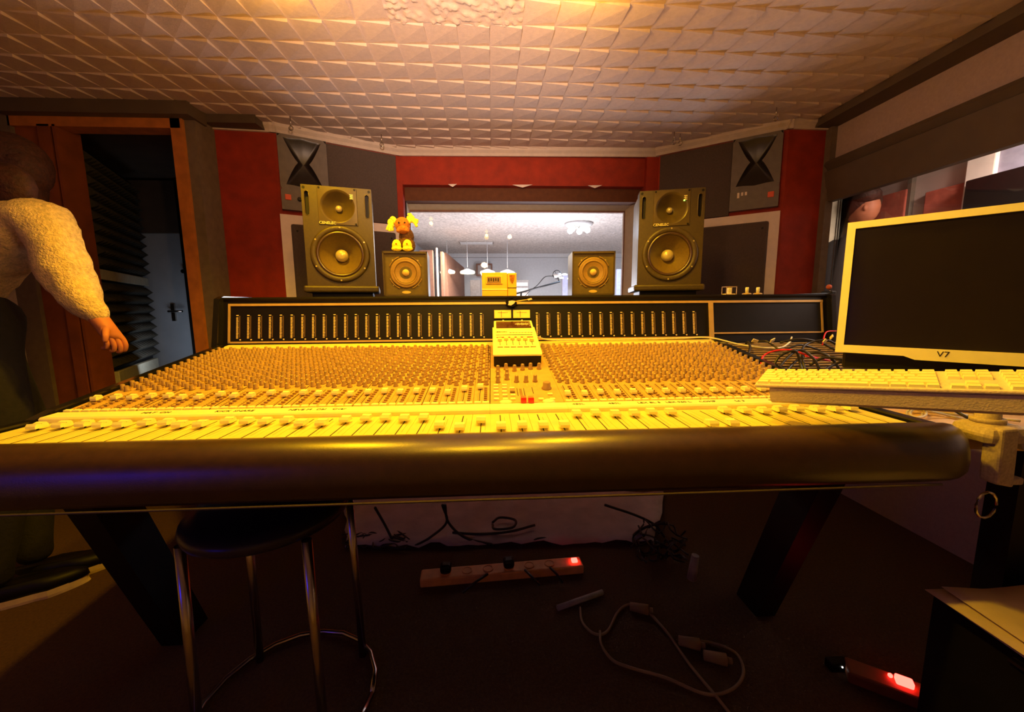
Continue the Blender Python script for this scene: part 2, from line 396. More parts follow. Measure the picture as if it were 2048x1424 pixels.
# the open door leaf hinged on the left, and the lobby behind
lob = struct(MB().box(-4.2, -1.3, 3.60, 3.66, 0, 2.3).build('wall_lobby', 'black_cloth'))
MB().box(-1.66, -1.60, 2.44, 3.6, 0, 2.3).build('lobby_side', 'black', lob)
MB().box(-4.2, -4.1, 2.36, 3.6, 0, 2.3).build('lobby_side', 'black', lob)
MB().box(-4.2, -1.3, 2.36, 3.66, 2.12, 2.2).build('lobby_ceiling', 'dark_beam', lob)
pl, pr_ = at(296, 500, Y=3.35), at(372, 500, Y=3.35)
d2 = struct(MB().box(pl.x-.25, pr_.x, 3.35, 3.39, .02, 1.93).build('door_2', 'door_grey'))
MB().box(pr_.x, -1.7, 3.30, 3.40, 0, 2.1).build('dark_door_edge', 'black', lob)
MB().box(pl.x-.25, pr_.x, 3.32, 3.355, 1.70, 2.1).build('dark_door_head', 'dark_beam', lob)
hb = MB(); p = at(345, 625, Y=3.33); hb.box(p.x-.014, p.x+.014, 3.335, 3.35, p.z-.07, p.z+.07); hb.cyl((p.x, 3.34, p.z+.01), (p.x, 3.29, p.z+.01), .009); hb.cyl((p.x, 3.29, p.z+.01), (p.x+.11, 3.29, p.z+.01), .008)
hb.build('door_handle', 'chrome', d2)
hb = MB(); p = at(369, 543, Y=3.33); hb.cyl((p.x, 3.35, p.z), (p.x, 3.31, p.z), .016); hb.build('door_latch', 'chrome', d2)

# ---- acoustic foam sheets on the lobby door
LD = Vector((-.435, .90, 0)); LH = Vector((-2.30, 2.37, 0)); LRZ = math.atan2(.90, -.435)
leaf = struct(thing('door_3', None, None, LH, LRZ))
b = MB(); b.box(0, .88, 0, .045, .02, 2.03); b.build('leaf', 'black', leaf, local=True)
def foam(z0, z1, label):       # local frame of the leaf: x along it, +... the room side is -y
    t = thing('acoustic_foam', label, 'foam panel', LH+Vector((0, 0, z0)), LRZ, 'foam sheets on the open door leaf')
    x0, x1 = .04, .84; b = MB(); b.box(x0, x1, -.02, -.001, 0, z1-z0); b.build('backing', 'foam', t, local=True)
    nz = max(1, int((z1-z0)/.065)); nx = 16
    for k in range(nz):
        b = MB(); za, zb = (z1-z0)*k/nz, (z1-z0)*(k+1)/nz
        for i in range(nx):
            a, c = x0+(x1-x0)*i/nx, x0+(x1-x0)*(i+1)/nx
            b.add([(a, -.02, za), (c, -.02, za), (c, -.02, zb), (a, -.02, zb), ((a+c)/2, -.065, (za+zb)/2-.006)], [(0, 1, 4), (1, 2, 4), (2, 3, 4), (3, 0, 4)])
        b.build('foam_ridge', 'foam', t, local=True)
foam(.74, 1.26, 'lower sheet of dark egg-crate foam in rows on the open door leaf')
foam(1.345, 2.0, 'upper sheet of near-black foam above the pale rail on the open door leaf')
def rail(z0, z1, x0, x1, lb):
    t = thing('door_rail', lb, 'rail', LH+Vector((0, 0, z0)), LRZ, 'pale rails on the open door leaf'); b = MB(); b.rbox(x0, x1, -.035, -.001, 0, z1-z0, .004); b.build('rail_board', 'shelf_cream', t, local=True)
rail(1.272, 1.333, .0, .86, 'cream rail between the two foam sheets on the open door leaf')
rail(.64, .715, .10, .86, 'pale rail at the foot of the lower foam sheet')

# ================================================================ live room behind the window
lr = struct(MB().box(-2.2, 4.2, 7.6, 7.66, 0, 2.3).build('wall_live_back', 'lr_wall'))
MB().box(-1.25, -1.19, 3.2, 7.6, 0, 2.3).build('side_wall', 'lr_wall', lr)
MB().box(3.3, 3.36, 3.0, 7.6, 0, 2.3).build('side_wall', 'lr_wall', lr)
MB().box(-1.25, 4.4, 3.06, 7.66, 2.09, 2.14).build('live_room_ceiling', 'lr_ceiling', lr)
MB().box(1.2, 2.2, 2.9, 3.04, 0, 2.3).build('front_wall', 'lr_wall', lr)
MB().box(-1.3, -.6, 3.03, 3.08, 0, 2.3).build('front_wall', 'lr_wall', lr)
MB().box(-1.19, 3.3, 7.50, 7.6, 2.02, 2.09).build('cornice', 'lr_wall', lr)
def lrbox(name, x0, y0, x1, y1, Y, m, label, cat, dep=.08):
    a, b = at(x0, y0, Y=Y), at(x1, y1, Y=Y)
    o = MB().rbox(min(a.x, b.x), max(a.x, b.x), Y, Y+dep, min(a.z, b.z), max(a.z, b.z), .006).build(name, m)
    return tag(o, label, cat)
lrbox('brown_panel', 838, 500, 870, 640, 5.2, 'lr_brown', 'brown wall panel beyond the window beside the left small cube speaker', 'panel', .05)
lrbox('cream_pilaster', 871, 495, 879, 640, 5.3, 'white_frame', 'narrow cream upright beyond the window next to the brown panel', 'pilaster', .05)
lrbox('brown_column', 880, 503, 890, 640, 5.4, 'lr_brown', 'slim brown column beyond the window right of the cream upright', 'column', .2)
b = MB(); a0 = at(892, 505, Y=5.8); a1 = at(903, 640, Y=5.8); b.add([(a0.x, 5.8, a0.z), (a0.x+.03, 5.8, a1.z), (a0.x+.16, 7.2, a1.z), (a0.x+.16, 7.2, a0.z-.08), (a0.x-.04, 5.8, a0.z), (a0.x-.04, 5.8, a1.z), (a0.x+.1, 7.2, a1.z), (a0.x+.1, 7.2, a0.z-.08)], [(0, 1, 2, 3), (4, 5, 6, 7), (0, 1, 5, 4), (2, 3, 7, 6), (0, 3, 7, 4), (1, 2, 6, 5)])
tag(b.build('slanted_screen', 'lr_brown'), 'brown screen receding along the left side of the live room', 'screen')
amp = thing('wall_cabinet', 'grey cabinet high on the far wall of the live room behind the round lamp reflections', 'cabinet', (0, 7.0, 1.7))
a, c = at(952, 527, Y=7.4), at(985, 552, Y=7.4); MB().rbox(a.x, c.x, 7.4, 7.5, c.z, a.z, .01).build('case', 'lr_brown', amp); MB().rbox(a.x+.03, c.x-.03, 7.385, 7.4, c.z+.03, a.z-.03, .01).build('front', 'lr_grey', amp)
a, c = at(1028, 560, Y=6.4), at(1058, 640, Y=6.4)
rk = thing('shelf_unit', 'pale shelf unit in the live room just right of the yellow box', 'shelf', (a.x, 6.4, c.z)); MB().rbox(a.x, c.x, 6.4, 6.6, c.z, a.z, .01).build('carcass', 'lr_grey', rk)
for k in range(4): MB().box(a.x+.02, c.x-.02, 6.38, 6.4, a.z-.10-.09*k, a.z-.04-.09*k).build('shelf', 'white_frame', rk)
lrbox('low_cabinet', 940, 560, 962, 640, 6.8, 'lr_grey', 'grey low cabinet in the live room left of the yellow box', 'cabinet', .2)
lrbox('blue_screen_panel', 1125, 548, 1148, 640, 6.2, 'lr_purple', 'lavender standing panel in the live room beside the right cube speaker', 'panel', .06)
lrbox('violet_door', 1234, 538, 1250, 640, 5.6, 'lr_purple', 'violet door edge in the live room at the right end of the window', 'door', .06)
# ceiling vent
p = at(953, 485, Z=2.088); v = thing('ceiling_vent', 'flat grey slotted vent in the live room ceiling', 'vent', p); MB().box(p.x-.27, p.x+.27, p.y-.12, p.y+.12, 2.078, 2.09).build('vent_frame', 'lr_grey', v)
for k in range(5): MB().box(p.x-.25, p.x+.25, p.y-.1+.045*k, p.y-.085+.045*k, 2.07, 2.078).build('slat', 'lr_wall', v)
# lamp reflections in the window glass, built as four hanging lamps
src = None
for k, x in enumerate((895, 935, 975, 1015)):
    p = at(x, 541-k*-.5, Y=6.0); nm = ('leftmost', 'second from the left', 'third from the left', 'rightmost')[k]
    lab = 'round glowing reflection built as a lamp, %s of four in the live room' % nm
    if src is None:
        src = thing('lamp_reflection', lab, 'lamp', (p.x, p.y, p.z), group='row of four lamp reflections built in the live room')
        b = MB(); b.lathe([(.115, -.02), (.11, -.005), (.07, .01), (.02, .03)], 24, caps=False); b.build('lamp_shade', 'lr_wall', src, local=True)
        b = MB(); b.lathe([(.115, -.021), (.105, -.045), (.001, -.056)], 24, caps=True); b.build('diffuser', 'lamp_glow', src, local=True)
        b = MB(); b.cyl((0, 0, .05), (0, 0, 2.085-p.z), .004); b.build('cord', 'lr_wall', src, local=True)
    else: dup(src, (p.x, p.y, p.z), label=lab)
# ceiling light cluster
p = at(1157, 462, Z=2.0); c = thing('ceiling_light', 'bright multi-bulb ceiling light in the live room', 'lamp', (p.x, p.y, 2.088))
MB().lathe([(.17, 0), (.17, -.02), (.13, -.035)], 24, caps=True).build('mounting_plate', 'lr_wall', c, local=True)
for k in range(5):
    a = k*1.257; b = MB(); b.cyl((0, 0, -.03), (.11*math.cos(a), .11*math.sin(a), -.05), .008); b.build('lamp_arm', 'chrome', c, local=True)
    b = MB(); b.sphere((.11*math.cos(a), .11*math.sin(a), -.075), .036, 12); b.build('bulb', 'lamp_cool', c, local=True)
for k, (x, y, L) in enumerate(((1129, 549, 'upper left'), (1122, 556, 'lower left'), (1140, 557, 'right'))):  # reflections in the window, built as small glowing discs
    p = at(x, y, Y=5.4); b = MB(); b.T = Matrix.Translation(p); b.lathe([(.038, -.006), (.034, .008), (.014, .013)], 20); tag(b.build('small_lamp_reflection', 'lamp_cool'), 'small white round lamp reflection beside the microphone, the %s one of three' % L, 'lamp', 'three small white lamp reflections by the microphone')
# mic stand
Y = 4.6; p = lambda x, y: at(x, y, Y=Y)
ms = thing('microphone_stand', 'black boom microphone stand in the live room behind the window', 'microphone stand', (p(1042, 590).x, Y, 0))
b = MB(); base = p(1042, 583); b.cyl((base.x, Y, 0.02), base, .012); b.build('pole', 'black', ms)
b = MB(); b.cyl(p(1030, 588), p(1120, 563), .010); b.build('boom', 'black', ms)
b = MB(); b.tube([p(1118, 564), p(1116, 556), p(1110, 552)], .007); b.build('swivel', 'black', ms)
b = MB(); b.tube([p(1108, 552), p(1090, 554), p(1075, 570), p(1060, 582), p(1048, 595)], .005); b.build('cable', 'black', ms)
for k in range(3):
    a = k*2.1; b = MB(); b.cyl((base.x, Y, .18), (base.x+.35*math.cos(a), Y+.35*math.sin(a), .01), .01); b.build('leg', 'black', ms)
mc = thing('microphone', 'studio microphone in a round spider shock mount on the boom', 'microphone', p(1115, 552))
b = MB(); b.cyl(p(1108, 553), p(1122, 549), .022); b.build('body', 'lr_grey', mc)
b = MB(); c0 = p(1114, 551); pts = [c0+Vector((.05*math.cos(t*.4), 0, .05*math.sin(t*.4)+.01)) for t in range(17)]; b.tube(pts, .005, 6, sub=1); b.build('shock_ring', 'black', mc)
for k in range(4): a = k*1.57+.6; b = MB(); b.cyl(c0, c0+Vector((.05*math.cos(a), 0, .05*math.sin(a)+.01)), .003, n=5); b.build('elastic', 'black', mc)

# ================================================================ booth beyond the right window
XB = 2.72
bw = struct(MB().box(XB, XB+.06, -1.8, 3.0, 0, 2.3).build('wall_booth', 'booth_wall'))
MB().box(XR+.1, XB, 2.84, 2.90, 0, 2.3).build('booth_end', 'booth_wall', bw)
MB().box(XR+.1, XB, -1.8, -1.7, 0, 2.3).build('booth_end', 'booth_wall', bw)
MB().box(XR+.1, XB+.06, -1.8, 2.9, 2.12, 2.18).build('booth_ceiling', 'booth_wall', bw)
pX = lambda x, y, X=XB-.02: at(x, y, X=X)
b = MB(); n = 40; vs = []
cy0, cy1 = 2.30, 2.72
for i in range(n+1):
    t = i/n; xx = XR+.11+t*.34; yy = 2.62+.022*math.sin(t*24)
    vs += [(xx, yy, 0.05), (xx, yy, 2.1), (xx, yy+.01, 0.05), (xx, yy+.01, 2.1)]
fs = []
for i in range(n): a = 4*i; fs += [(a, a+4, a+5, a+1), (a+2, a+6, a+7, a+3), (a+1, a+5, a+7, a+3)]
b.add(vs, fs, smooth=True); tag(b.build('curtain', 'curtain'), 'pale pleated curtain behind the side window next to the red wall end', 'curtain')
for k, x in enumerate((1737, 1812)):
    a, c = pX(x, 420), pX(x+8, 420); o = MB().box(XB-.03, XB-.001, c.y, a.y, 0, 2.1).build('wall_batten', 'grey_trim', bw)
def booth(name, x0, y0, x1, y1, m, label, cat, X=XB-.04, d=.04):
    a, c = at(x0, y0, X=X), at(x1, y1, X=X)
    return tag(MB().rbox(X, X+d, min(a.y, c.y), max(a.y, c.y), min(a.z, c.z), max(a.z, c.z), .006).build(name, m), label, cat)
booth('sound_absorber', 1752, 395, 1802, 470, 'booth_red', 'small square red acoustic panel behind the side window above the monitor corner', 'acoustic panel')
booth('sound_absorber', 1850, 385, 2025, 520, 'booth_red', 'long red acoustic panel behind the side window above the monitor', 'acoustic panel')
booth('white_pilaster', 1938, 290, 1962, 520, 'white_frame', 'narrow white upright behind the side window under the dark beam', 'pilaster', XB-.07)
booth('blue_grey_board', 1964, 262, 2300, 368, 'lr_purple', 'blue-grey board behind the side window at the right picture edge', 'panel', XB-.05)
booth('dark_shelf', 1931, 362, 2300, 380, 'black', 'black shelf crossing the white upright behind the side window', 'shelf', XB-.12, .04)
# head of someone sitting in the booth
ph = at(1724, 412, X=2.45)
pr = thing('person', 'dark-haired person behind the side window, mostly hidden by the monitor', 'person', (ph.x, ph.y, 0))
b = MB(); b.sphere((ph.x, ph.y-.01, ph.z-.02), .09, 20, sc=(.85, 1.05, 1.2)); b.sphere((ph.x-.05, ph.y-.075, ph.z-.03), .013, 10, sc=(1, 1, 1.6)); b.cyl((ph.x, ph.y+.02, ph.z-.25), (ph.x, ph.y, ph.z-.07), .05)
b.lathe([(.05, .0), (.16, -.06), (.2, -.14), (.19, -.5), (.17, -.75)], 20, (ph.x, ph.y+.03, ph.z-.18), sy=.6); b.build('body', 'skin', pr)
b = MB(); b.lathe([(.06, .01), (.17, -.05), (.215, -.14), (.205, -.5), (.18, -.75)], 20, (ph.x, ph.y+.03, ph.z-.18), sy=.66); b.build('shirt', 'black_cloth', pr)
b = MB(); b.sphere((ph.x+.005, ph.y+.02, ph.z+.02), .105, 20, sc=(1.0, 1.1, 1.12)); b.sphere((ph.x-.02, ph.y-.05, ph.z+.05), .07, 14, sc=(1.1, 1, .8)); b.build('hair', 'hair', pr)

# ================================================================ soffit loudspeakers in the splayed walls
def frameT(a, b):
    d = (b-a).normalized(); return Matrix(((d.x, -d.y, 0, a.x), (d.y, d.x, 0, a.y), (0, 0, 1, 0), (0, 0, 0, 1)))
def soffit(a, b, plate, cloth, wh, sgn, word):
    T = frameT(a, b); org = T @ Vector(((plate[0]+plate[1])/2, 0, 1.66)); rz = math.atan2(b.y-a.y, b.x-a.x)
    t = thing('main_monitor', 'large grey horn loudspeaker built into the %s splayed wall' % word, 'loudspeaker', org, rz)
    def loc(x0, x1, y0, y1, z0, z1, r=.004): q = MB(); q.T = T; q.rbox(x0, x1, y0, y1, z0, z1, r); return q
    x0, x1 = plate; z0, z1 = 1.68, 2.105
    # horn plate with recessed two-lobed horn
    cx = (x0+x1)/2; zc = 1.955
    def lobes(s, n=48):
        out = []
        for i in range(n):
            a_ = 2*math.pi*i/n; c, d = math.cos(a_), math.sin(a_); m_ = max(abs(c), abs(d)); c, d = c/m_, d/m_      # on a square
            wx = .030+.070*abs(d)**.8; out.append((cx+s*wx*c*(1 if abs(d) < .995 else 1), zc+s*.132*d*(1 if abs(c) > .6 else 1+.06*(1-abs(c)/.6))))
        return out
    q = MB(); q.T = T; n = 48; R0_ = lobes(1); rect = []
    for i in range(n):
        a_ = 2*math.pi*i/n; c, d = math.cos(a_), math.sin(a_); k = 1/max(abs(c)/((x1-x0)/2), 1e-6 if abs(d) < 1e-6 else abs(d)/(.148 if d > 0 else .16)); rect.append((cx+c*k, zc+d*k))
    rings = [(rect, -.04), (R0_, -.04), (lobes(.93), -.034), (lobes(.6), -.012), (lobes(.22), -.003), (lobes(.05), -.001)]
    vs = []; fs = []; ms = []
    for rg, y in rings: vs += [(x, y, z) for x, z in rg]
    for j in range(len(rings)-1):
        for i in range(n): fs.append((j*n+i, j*n+(i+1) % n, (j+1)*n+(i+1) % n, (j+1)*n+i))
    nf = n; q.add(vs, fs[:nf], 0); q.add(vs, fs[nf:], 1, True); q.add(vs, [tuple((len(rings)-1)*n+i for i in range(n))], 1)
    q.box(x0, x1, -.04, -.001, z0, zc-.16, 0); q.box(x0, x1, -.0401, -.001, zc+.148, z1, 0); q.box(x0, x0+.002, -.0399, -.001, z0, z1, 0); q.box(x1-.002, x1, -.0399, -.001, z0, z1, 0)
    q.build('horn_plate', ['horn_plate', 'horn_dark'], t)
    xl = x0+.035 if sgn < 0 else x1-.04; xk = xl+.05 if sgn < 0 else x0+.06
    loc(xl-.016, xl+.016, -.045, -.039, 1.735, 1.767, .002).build('badge', 'logo_red', t)
    q = MB(); q.T = T
    if sgn < 0: q.lathe([(.012, .038), (.012, .052), (.009, .054)], 14, (xk+.01, 0, 1.745), 'y'); q.build('attenuator_knob', 'black', t)
    else:
        for k in range(3): q.rbox(xk-.02+.02*k, xk-.008+.02*k, -.044, -.039, 1.765-.012*(k == 0), 1.785, .001)
        q.build('control_plate', 'white_frame', t)
    loc(cloth[0], cloth[1], -.018, .0, 1.66, 2.105, .003).build('grille_cloth', 'dark_panel', t)
    # lower woofer bay : white frame around a dark rounded panel
    fx0, fx1 = wh
    f = thing('woofer_bay', 'white-framed dark panel under the horn in the %s splayed wall' % word, 'panel', T @ Vector(((fx0+fx1)/2, 0, 1.0)), rz)
    q = MB(); q.T = T; b_ = .055; q.box(fx0, fx1, -.02, 0, 1.655-b_, 1.655); q.box(fx0, fx0+b_, -.02, 0, 1.0, 1.655-b_); q.box(fx1-b_, fx1, -.02, 0, 1.0, 1.655-b_); q.build('white_surround', 'white_frame', f)
    loc(fx0+b_-.002, fx1-b_+.002, -.032, -.004, 1.0, 1.655-b_+.002, .022).build('dark_insert', 'dark_panel', f)
    for sx in (fx0+b_+.03, fx1-b_-.03):
        q = MB(); q.T = T; q.lathe([(.006, .03), (.006, .036)], 10, (sx, 0, 1.56), 'y'); q.build('bolt', 'black', f)
soffit(L1, L2, (.015, .275), (.277, .70), (.0, .73), -1, 'left')
soffit(R2, R1, (.445, .70), (.012, .443), (.05, .715), 1, 'right')

# eye hooks in the cove
for k, (x, y, lb) in enumerate(((585, 257, 'left splay near the horn'), (765, 290, 'left splay by the window corner'), (1345, 286, 'right splay by the window corner'), (1357, 288, 'right splay, nearer twin at the window corner'), (1547, 238, 'right splay near the horn'))):
    p = at(x, y-6, Z=CE-.04); p = Vector((p.x, p.y-.02, CE-.052)); b = MB(); b.T = Matrix.Translation(p)
    b.cyl((0, 0, .055), (0, 0, 0), .003, n=6); b.tube([(.011*math.sin(t*.5), 0, -.011+.011*math.cos(t*.5)) for t in range(13)], .0028, 6, sub=1)
    tag(b.build('eye_hook', 'chrome'), 'eye hook under the ceiling cove, %s' % lb, 'hook', 'eye hooks under the cove')

# ceiling spot fixtures (just above the frame, the front one an added fill)
for k, (lx, ly) in enumerate(LAMPS):
    t = thing('ceiling_spotlight', 'yellow-lit ceiling spotlight over the console, %s one' % ('back left', 'back right', 'front')[k], 'lamp', (lx, ly, CE), group='ceiling spotlights over the console')
    b = MB(); b.lathe([(.035, 0), (.035, -.012), (.012, -.016), (.012, -.03)], 20, caps=True); b.build('mount', 'white_frame', t, local=True)
    b = MB(); b.lathe([(.012, -.04), (.03, -.045), (.034, -.05)], 20, caps=False); b.build('reflector', 'white_frame', t, local=True)
    b = MB(); b.sphere((0, 0, -.055), .022, 12); b.build('bulb', 'bulb_warm', t, local=True)

# ================================================================ MIXING CONSOLE
XL, XC0, XC1, XRT = -1.125, -.009, .198, .978      # left edge, centre section, right edge of the channels
SL = (.935-.833)/(1.68-1.035); TH = math.atan(SL)
def sz(y, off=0): return .833+(y-1.035)*SL+off
def onp(x, y, off=0):
    d = ray(x, y); t = (.833+off-1.035*SL-CAM.z)/(d.z-SL*d.y); return CAM+d*t
con = thing('mixing_console', 'very wide beige multi-channel mixing console with black padded armrest', 'mixing console', (-.08, 1.2, 0))
# body and legs
b = MB(); prof = [(.792, .742), (1.75, .742), (1.75, .90), (1.68, .925), (1.035, .825), (.985, .806), (.792, .806)]
b.extr(prof, XL-.02, XRT+.02); b.build('body', 'black', con)
for sx, nm in ((XL-.035, 0), (XRT+.012, 1)):
    b = MB(); b.extr([(.78, .73), (1.78, .73), (1.78, .945), (1.68, .945), (1.035, .842), (.985, .828), (.78, .828)], sx, sx+.024); b.build('side_cheek', 'black_gloss', con)
for xa in (-1.10, .92):
    b = MB(); b.add([(xa, .93, .742), (xa+.07, .93, .742), (xa+.07, 1.05, .742), (xa, 1.05, .742), (xa, 1.19, 0), (xa+.07, 1.19, 0), (xa+.07, 1.30, 0), (xa, 1.30, 0)],
      [(0, 1, 2, 3), (4, 5, 6, 7), (0, 1, 5, 4), (1, 2, 6, 5), (2, 3, 7, 6), (3, 0, 4, 7)]); b.build('leg', 'black', con)
# armrest: rounded profile swept along x with a rounded right end
prof = [(.790, .835), (.765, .841), (.740, .842), (.715, .836), (.698, .822), (.690, .800), (.687, .775), (.689, .752), (.697, .741), (.712, .736), (.78, .734), (.790, .734)]
b = MB(); xs = [XL-.06, XL-.05, -.9, -.5, 0, .5, .90]+[.90+.115*math.sin(t*math.pi/12) for t in range(1, 7)]
vs = []; fs = []; n = len(prof)
for x in xs:
    k = 0 if x <= .90 else 1-math.sqrt(max(0, 1-((x-.90)/.116)**2))
    for y, z in prof: vs.append((x, y+(.83-y)*k*.55, z-(.0 if z < .80 else .012*k)))
for i in range(len(xs)-1):
    for j in range(n): fs.append((i*n+j, i*n+(j+1) % n, (i+1)*n+(j+1) % n, (i+1)*n+j))
b.add(vs, fs, 0, True); b.add(vs, [tuple(range(n)), tuple((len(xs)-1)*n+j for j in range(n))], 0)
o = b.build('armrest', 'black_leather', con); o['label'] = 'black padded rounded armrest'
b = MB(); b.tube([(XL-.05, .688, .7375), (-.3, .688, .7375), (.4, .688, .7375), (.9, .690, .7375)], .0022, 6); b.build('armrest_piping', 'dark_beam', con)

# ---- fader panel: a strip per channel
PF = .0482; FX = [.017+(i*.047 if i < 0 else i*PF) for i in range(-23, 20)]
FY = {}
low = {-3: .865, -2: .847, -1: .897, 0: .848, 1: .851, 2: .848, 3: .847}
for k, i in enumerate(range(-23, 20)):
    yy = low.get(i, .932+.006*math.sin(i*1.7))
    if i in (-16, -15): yy = .915
    if i in (-10, -9): yy = .905
    if i in (10, 11): yy = .832
    FY[i] = yy
for k, i in enumerate(range(-23, 20)):
    x = FX[k]; hw = (.047 if i < 0 else PF)/2-.0004
    b = MB(); x0 = x-hw if k else XL; x1 = x+hw if k < 42 else XRT
    b.box(x0, x1, .7905, .9835, .808, .820, 0); b.box(x-.0012, x+.0012, .826, .968, .8195, .8204, 1)
    for t in range(0): pass
    b.box(x+.010, x+.0105, .85, .945, .8199, .8202, 1)
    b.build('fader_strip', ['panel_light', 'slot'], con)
fs_ = None
def cap_mesh(w, l, h, m0='fader'):
    b = MB(); b.extr([(-l/2, 0), (-l/2, h*.55), (-l*.36, h), (-l*.08, h*.82), (0, h*.78), (l*.08, h*.82), (l*.36, h), (l/2, h*.55), (l/2, 0)], -w/2, w/2)
    b.box(-.001, .001, -.002, .002, -.008, 0, 1); b.box(-w/2-.0002, w/2+.0002, -.0006, .0006, h*.72, h*.80, 1)
    return b
for k, i in enumerate(range(-23, 20)):
    if fs_ is None: fs_ = cap_mesh(.0215, .028, .0115).build('fader_cap', ['fader', 'slot'], con, local=True); src = fs_; fs_.location = Vector((FX[k], FY[i], .8265))-con.location
    else: inst(fs_, con, Vector((FX[k], FY[i], .8265))-con.location)
# ---- scribble strip
def strip(x0, x1): b = MB(); b.extr([(.9835, .818), (.9835, .8295), (.987, .8335), (1.028, .8355), (1.032, .83), (1.032, .818)], x0, x1); return b.build('scribble_strip', 'strip_white', con)
strip(XL, XC0-.0006); strip(XC0, XC1-.0006); strip(XC1, XRT)
for s_, px, m_ in (('480L', 1162, 0), ('480L', 1238, 0), ('LEX BL S', 1312, 0), ('LEX 960 L', 1376, 0), ('COMP', 1440, 0), ('Lt 3', 1512, 0), ('GTR', 1590, 0), ('NEVE M', 590, 1), ('Dbl', 632, 1), ('Over', 668, 1), ('KICK', 440, 1), ('SNARE', 480, 1), ('OH', 330, 1), ('HAT', 300, 1)):
    p = at(px, 814 if px > 1000 else 825, Z=.835)
    text(s_, .017, 'lettering', 'cable_black', con, Vector((p.x, 1.008, .8351))-con.location, (0.05, 0, 0), .0002)
# ---- channel strips (upper panel) : one part per channel, with slots of the small faders
def rotz(v, x, y, off=0):   # local console surface -> world
    return Vector((x, y, sz(y, off)))
def slab(x0, x1, y0, y1, h0, h1, b, mi=0):
    b.add([(x, y, sz(y, h)) for h in (h0, h1) for y in (y0, y1) for x in (x0, x1)], [(0, 2, 3, 1), (4, 5, 7, 6), (0, 1, 5, 4), (2, 6, 7, 3), (0, 4, 6, 2), (1, 3, 7, 5)], mi)
CH = []
for i in range(24): w_ = (XC0-XL)/24; CH.append((XL+w_*i, w_))
for i in range(16): w_ = (XRT-XC1)/16; CH.append((XC1+w_*i, w_))
knobs = []; btns = []; smalls = []
random.seed(3)
for ci, (x0, w_) in enumerate(CH):
    b = MB(); slab(x0+.0005, x0+w_-.0005, 1.036, 1.655, -.008, 0, b, 0)
    xs_ = x0+w_*.36; slab(xs_-.001, xs_+.001, 1.052, 1.165, -.001, .0004, b, 1)
    for t in range(12): slab(x0+w_*.36-.006, x0+w_*.36-.003, 1.056+.009*t, 1.057+.009*t, 0, .0004, b, 1)
    if ci % 4 == 3: slab(x0+w_-.0012, x0+w_-.0004, 1.036, 1.655, 0, .0012, b, 1)
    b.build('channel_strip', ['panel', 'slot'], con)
    left = ci < 24
    fy_ = (1.118+random.uniform(-.012, .012)) if left else (1.085+random.uniform(-.006, .006))
    if ci == 22: fy_ = 1.135
    if ci == 23: fy_ = 1.150
    smalls.append((xs_, fy_))
    for t in range(7): btns.append((x0+w_*.72, 1.056+t*.0155, .007))
    for r in range(14):
        yk = 1.185+r*.0325
        knobs.append((x0+w_*.27, yk+(0.012), r)); knobs.append((x0+w_*.74, yk, r))
        if r % 2 == 0: btns.append((x0+w_*.5, yk+.020, .005))
        if r % 3 == 1: btns.append((x0+w_*.9, yk+.016, .005))
        if r in (4, 5, 9, 10): btns.append((x0+w_*.1, yk+.002, .005))
rot = (TH, 0, 0)
sm0 = None
for x, y in smalls:
    l = Vector((x, y, sz(y, .004)))-con.location
    if sm0 is None: sm0 = cap_mesh(.0165, .021, .011).build('small_fader_cap', ['fader', 'slot'], con, local=True); sm0.location = l; sm0.rotation_euler = rot
    else: inst(sm0, con, l, 0, TH)
# pale push keys behind the strip, two per channel
k0 = None
for x0, w_ in CH:
    for q in (.26, .74):
        l = Vector((x0+w_*q, 1.0415, sz(1.0415)))-con.location
        if k0 is None: b = MB(); b.rbox(-.009, .009, -.005, .005, 0, .005, .0012); k0 = b.build('channel_key', 'strip_white', con, local=True); k0.location = l; k0.rotation_euler = rot
        else: inst(k0, con, l, 0, TH)
def knob_geo(b, mi=0, r=.0064, h=.0165):
    b.lathe([(r*1.25, 0), (r*1.25, .0028), (r, .004), (r*.9, h*.92), (r*.72, h)], 10, mi=0)
    b.box(-.0006, .0006, -r*.9, 0, h-.0002, h+.0005, 1)
kn0 = None
knobs.sort(key=lambda k: math.hypot(k[0], k[1]))
kt = {}
for (x, y, r) in knobs[:290]:
    l = Vector((x, y, sz(y)))-con.location
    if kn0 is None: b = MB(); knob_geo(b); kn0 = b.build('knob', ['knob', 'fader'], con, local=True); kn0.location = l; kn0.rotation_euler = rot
    else: o = inst(kn0, con, l, 0, TH)
b = MB()
for (x, y, r) in knobs[290:]:
    b.T = Matrix.Translation((x, y, sz(y))) @ Matrix.Rotation(TH, 4, 'X')
    b.lathe([(.0082, 0), (.0082, .0028), (.0064, .004), (.0058, .015), (.0046, .0165)], 8)
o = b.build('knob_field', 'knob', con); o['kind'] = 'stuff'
bt0 = None; btns.sort(key=lambda k: math.hypot(k[0], k[1]))
for (x, y, r) in btns[:280]:
    l = Vector((x, y, sz(y)))-con.location
    if bt0 is None: b = MB(); b.box(-.0045, .0045, -.003, .003, 0, .005); bt0 = b.build('push_button', 'knob', con, local=True); bt0.location = l; bt0.rotation_euler = rot
    else: inst(bt0, con, l, 0, TH)
b = MB()
for (x, y, r) in btns[280:]:
    b.T = Matrix.Translation((x, y, sz(y))) @ Matrix.Rotation(TH, 4, 'X'); b.box(-.0045, .0045, -.003, .003, 0, .005)
o = b.build('button_field', 'knob', con); o['kind'] = 'stuff'
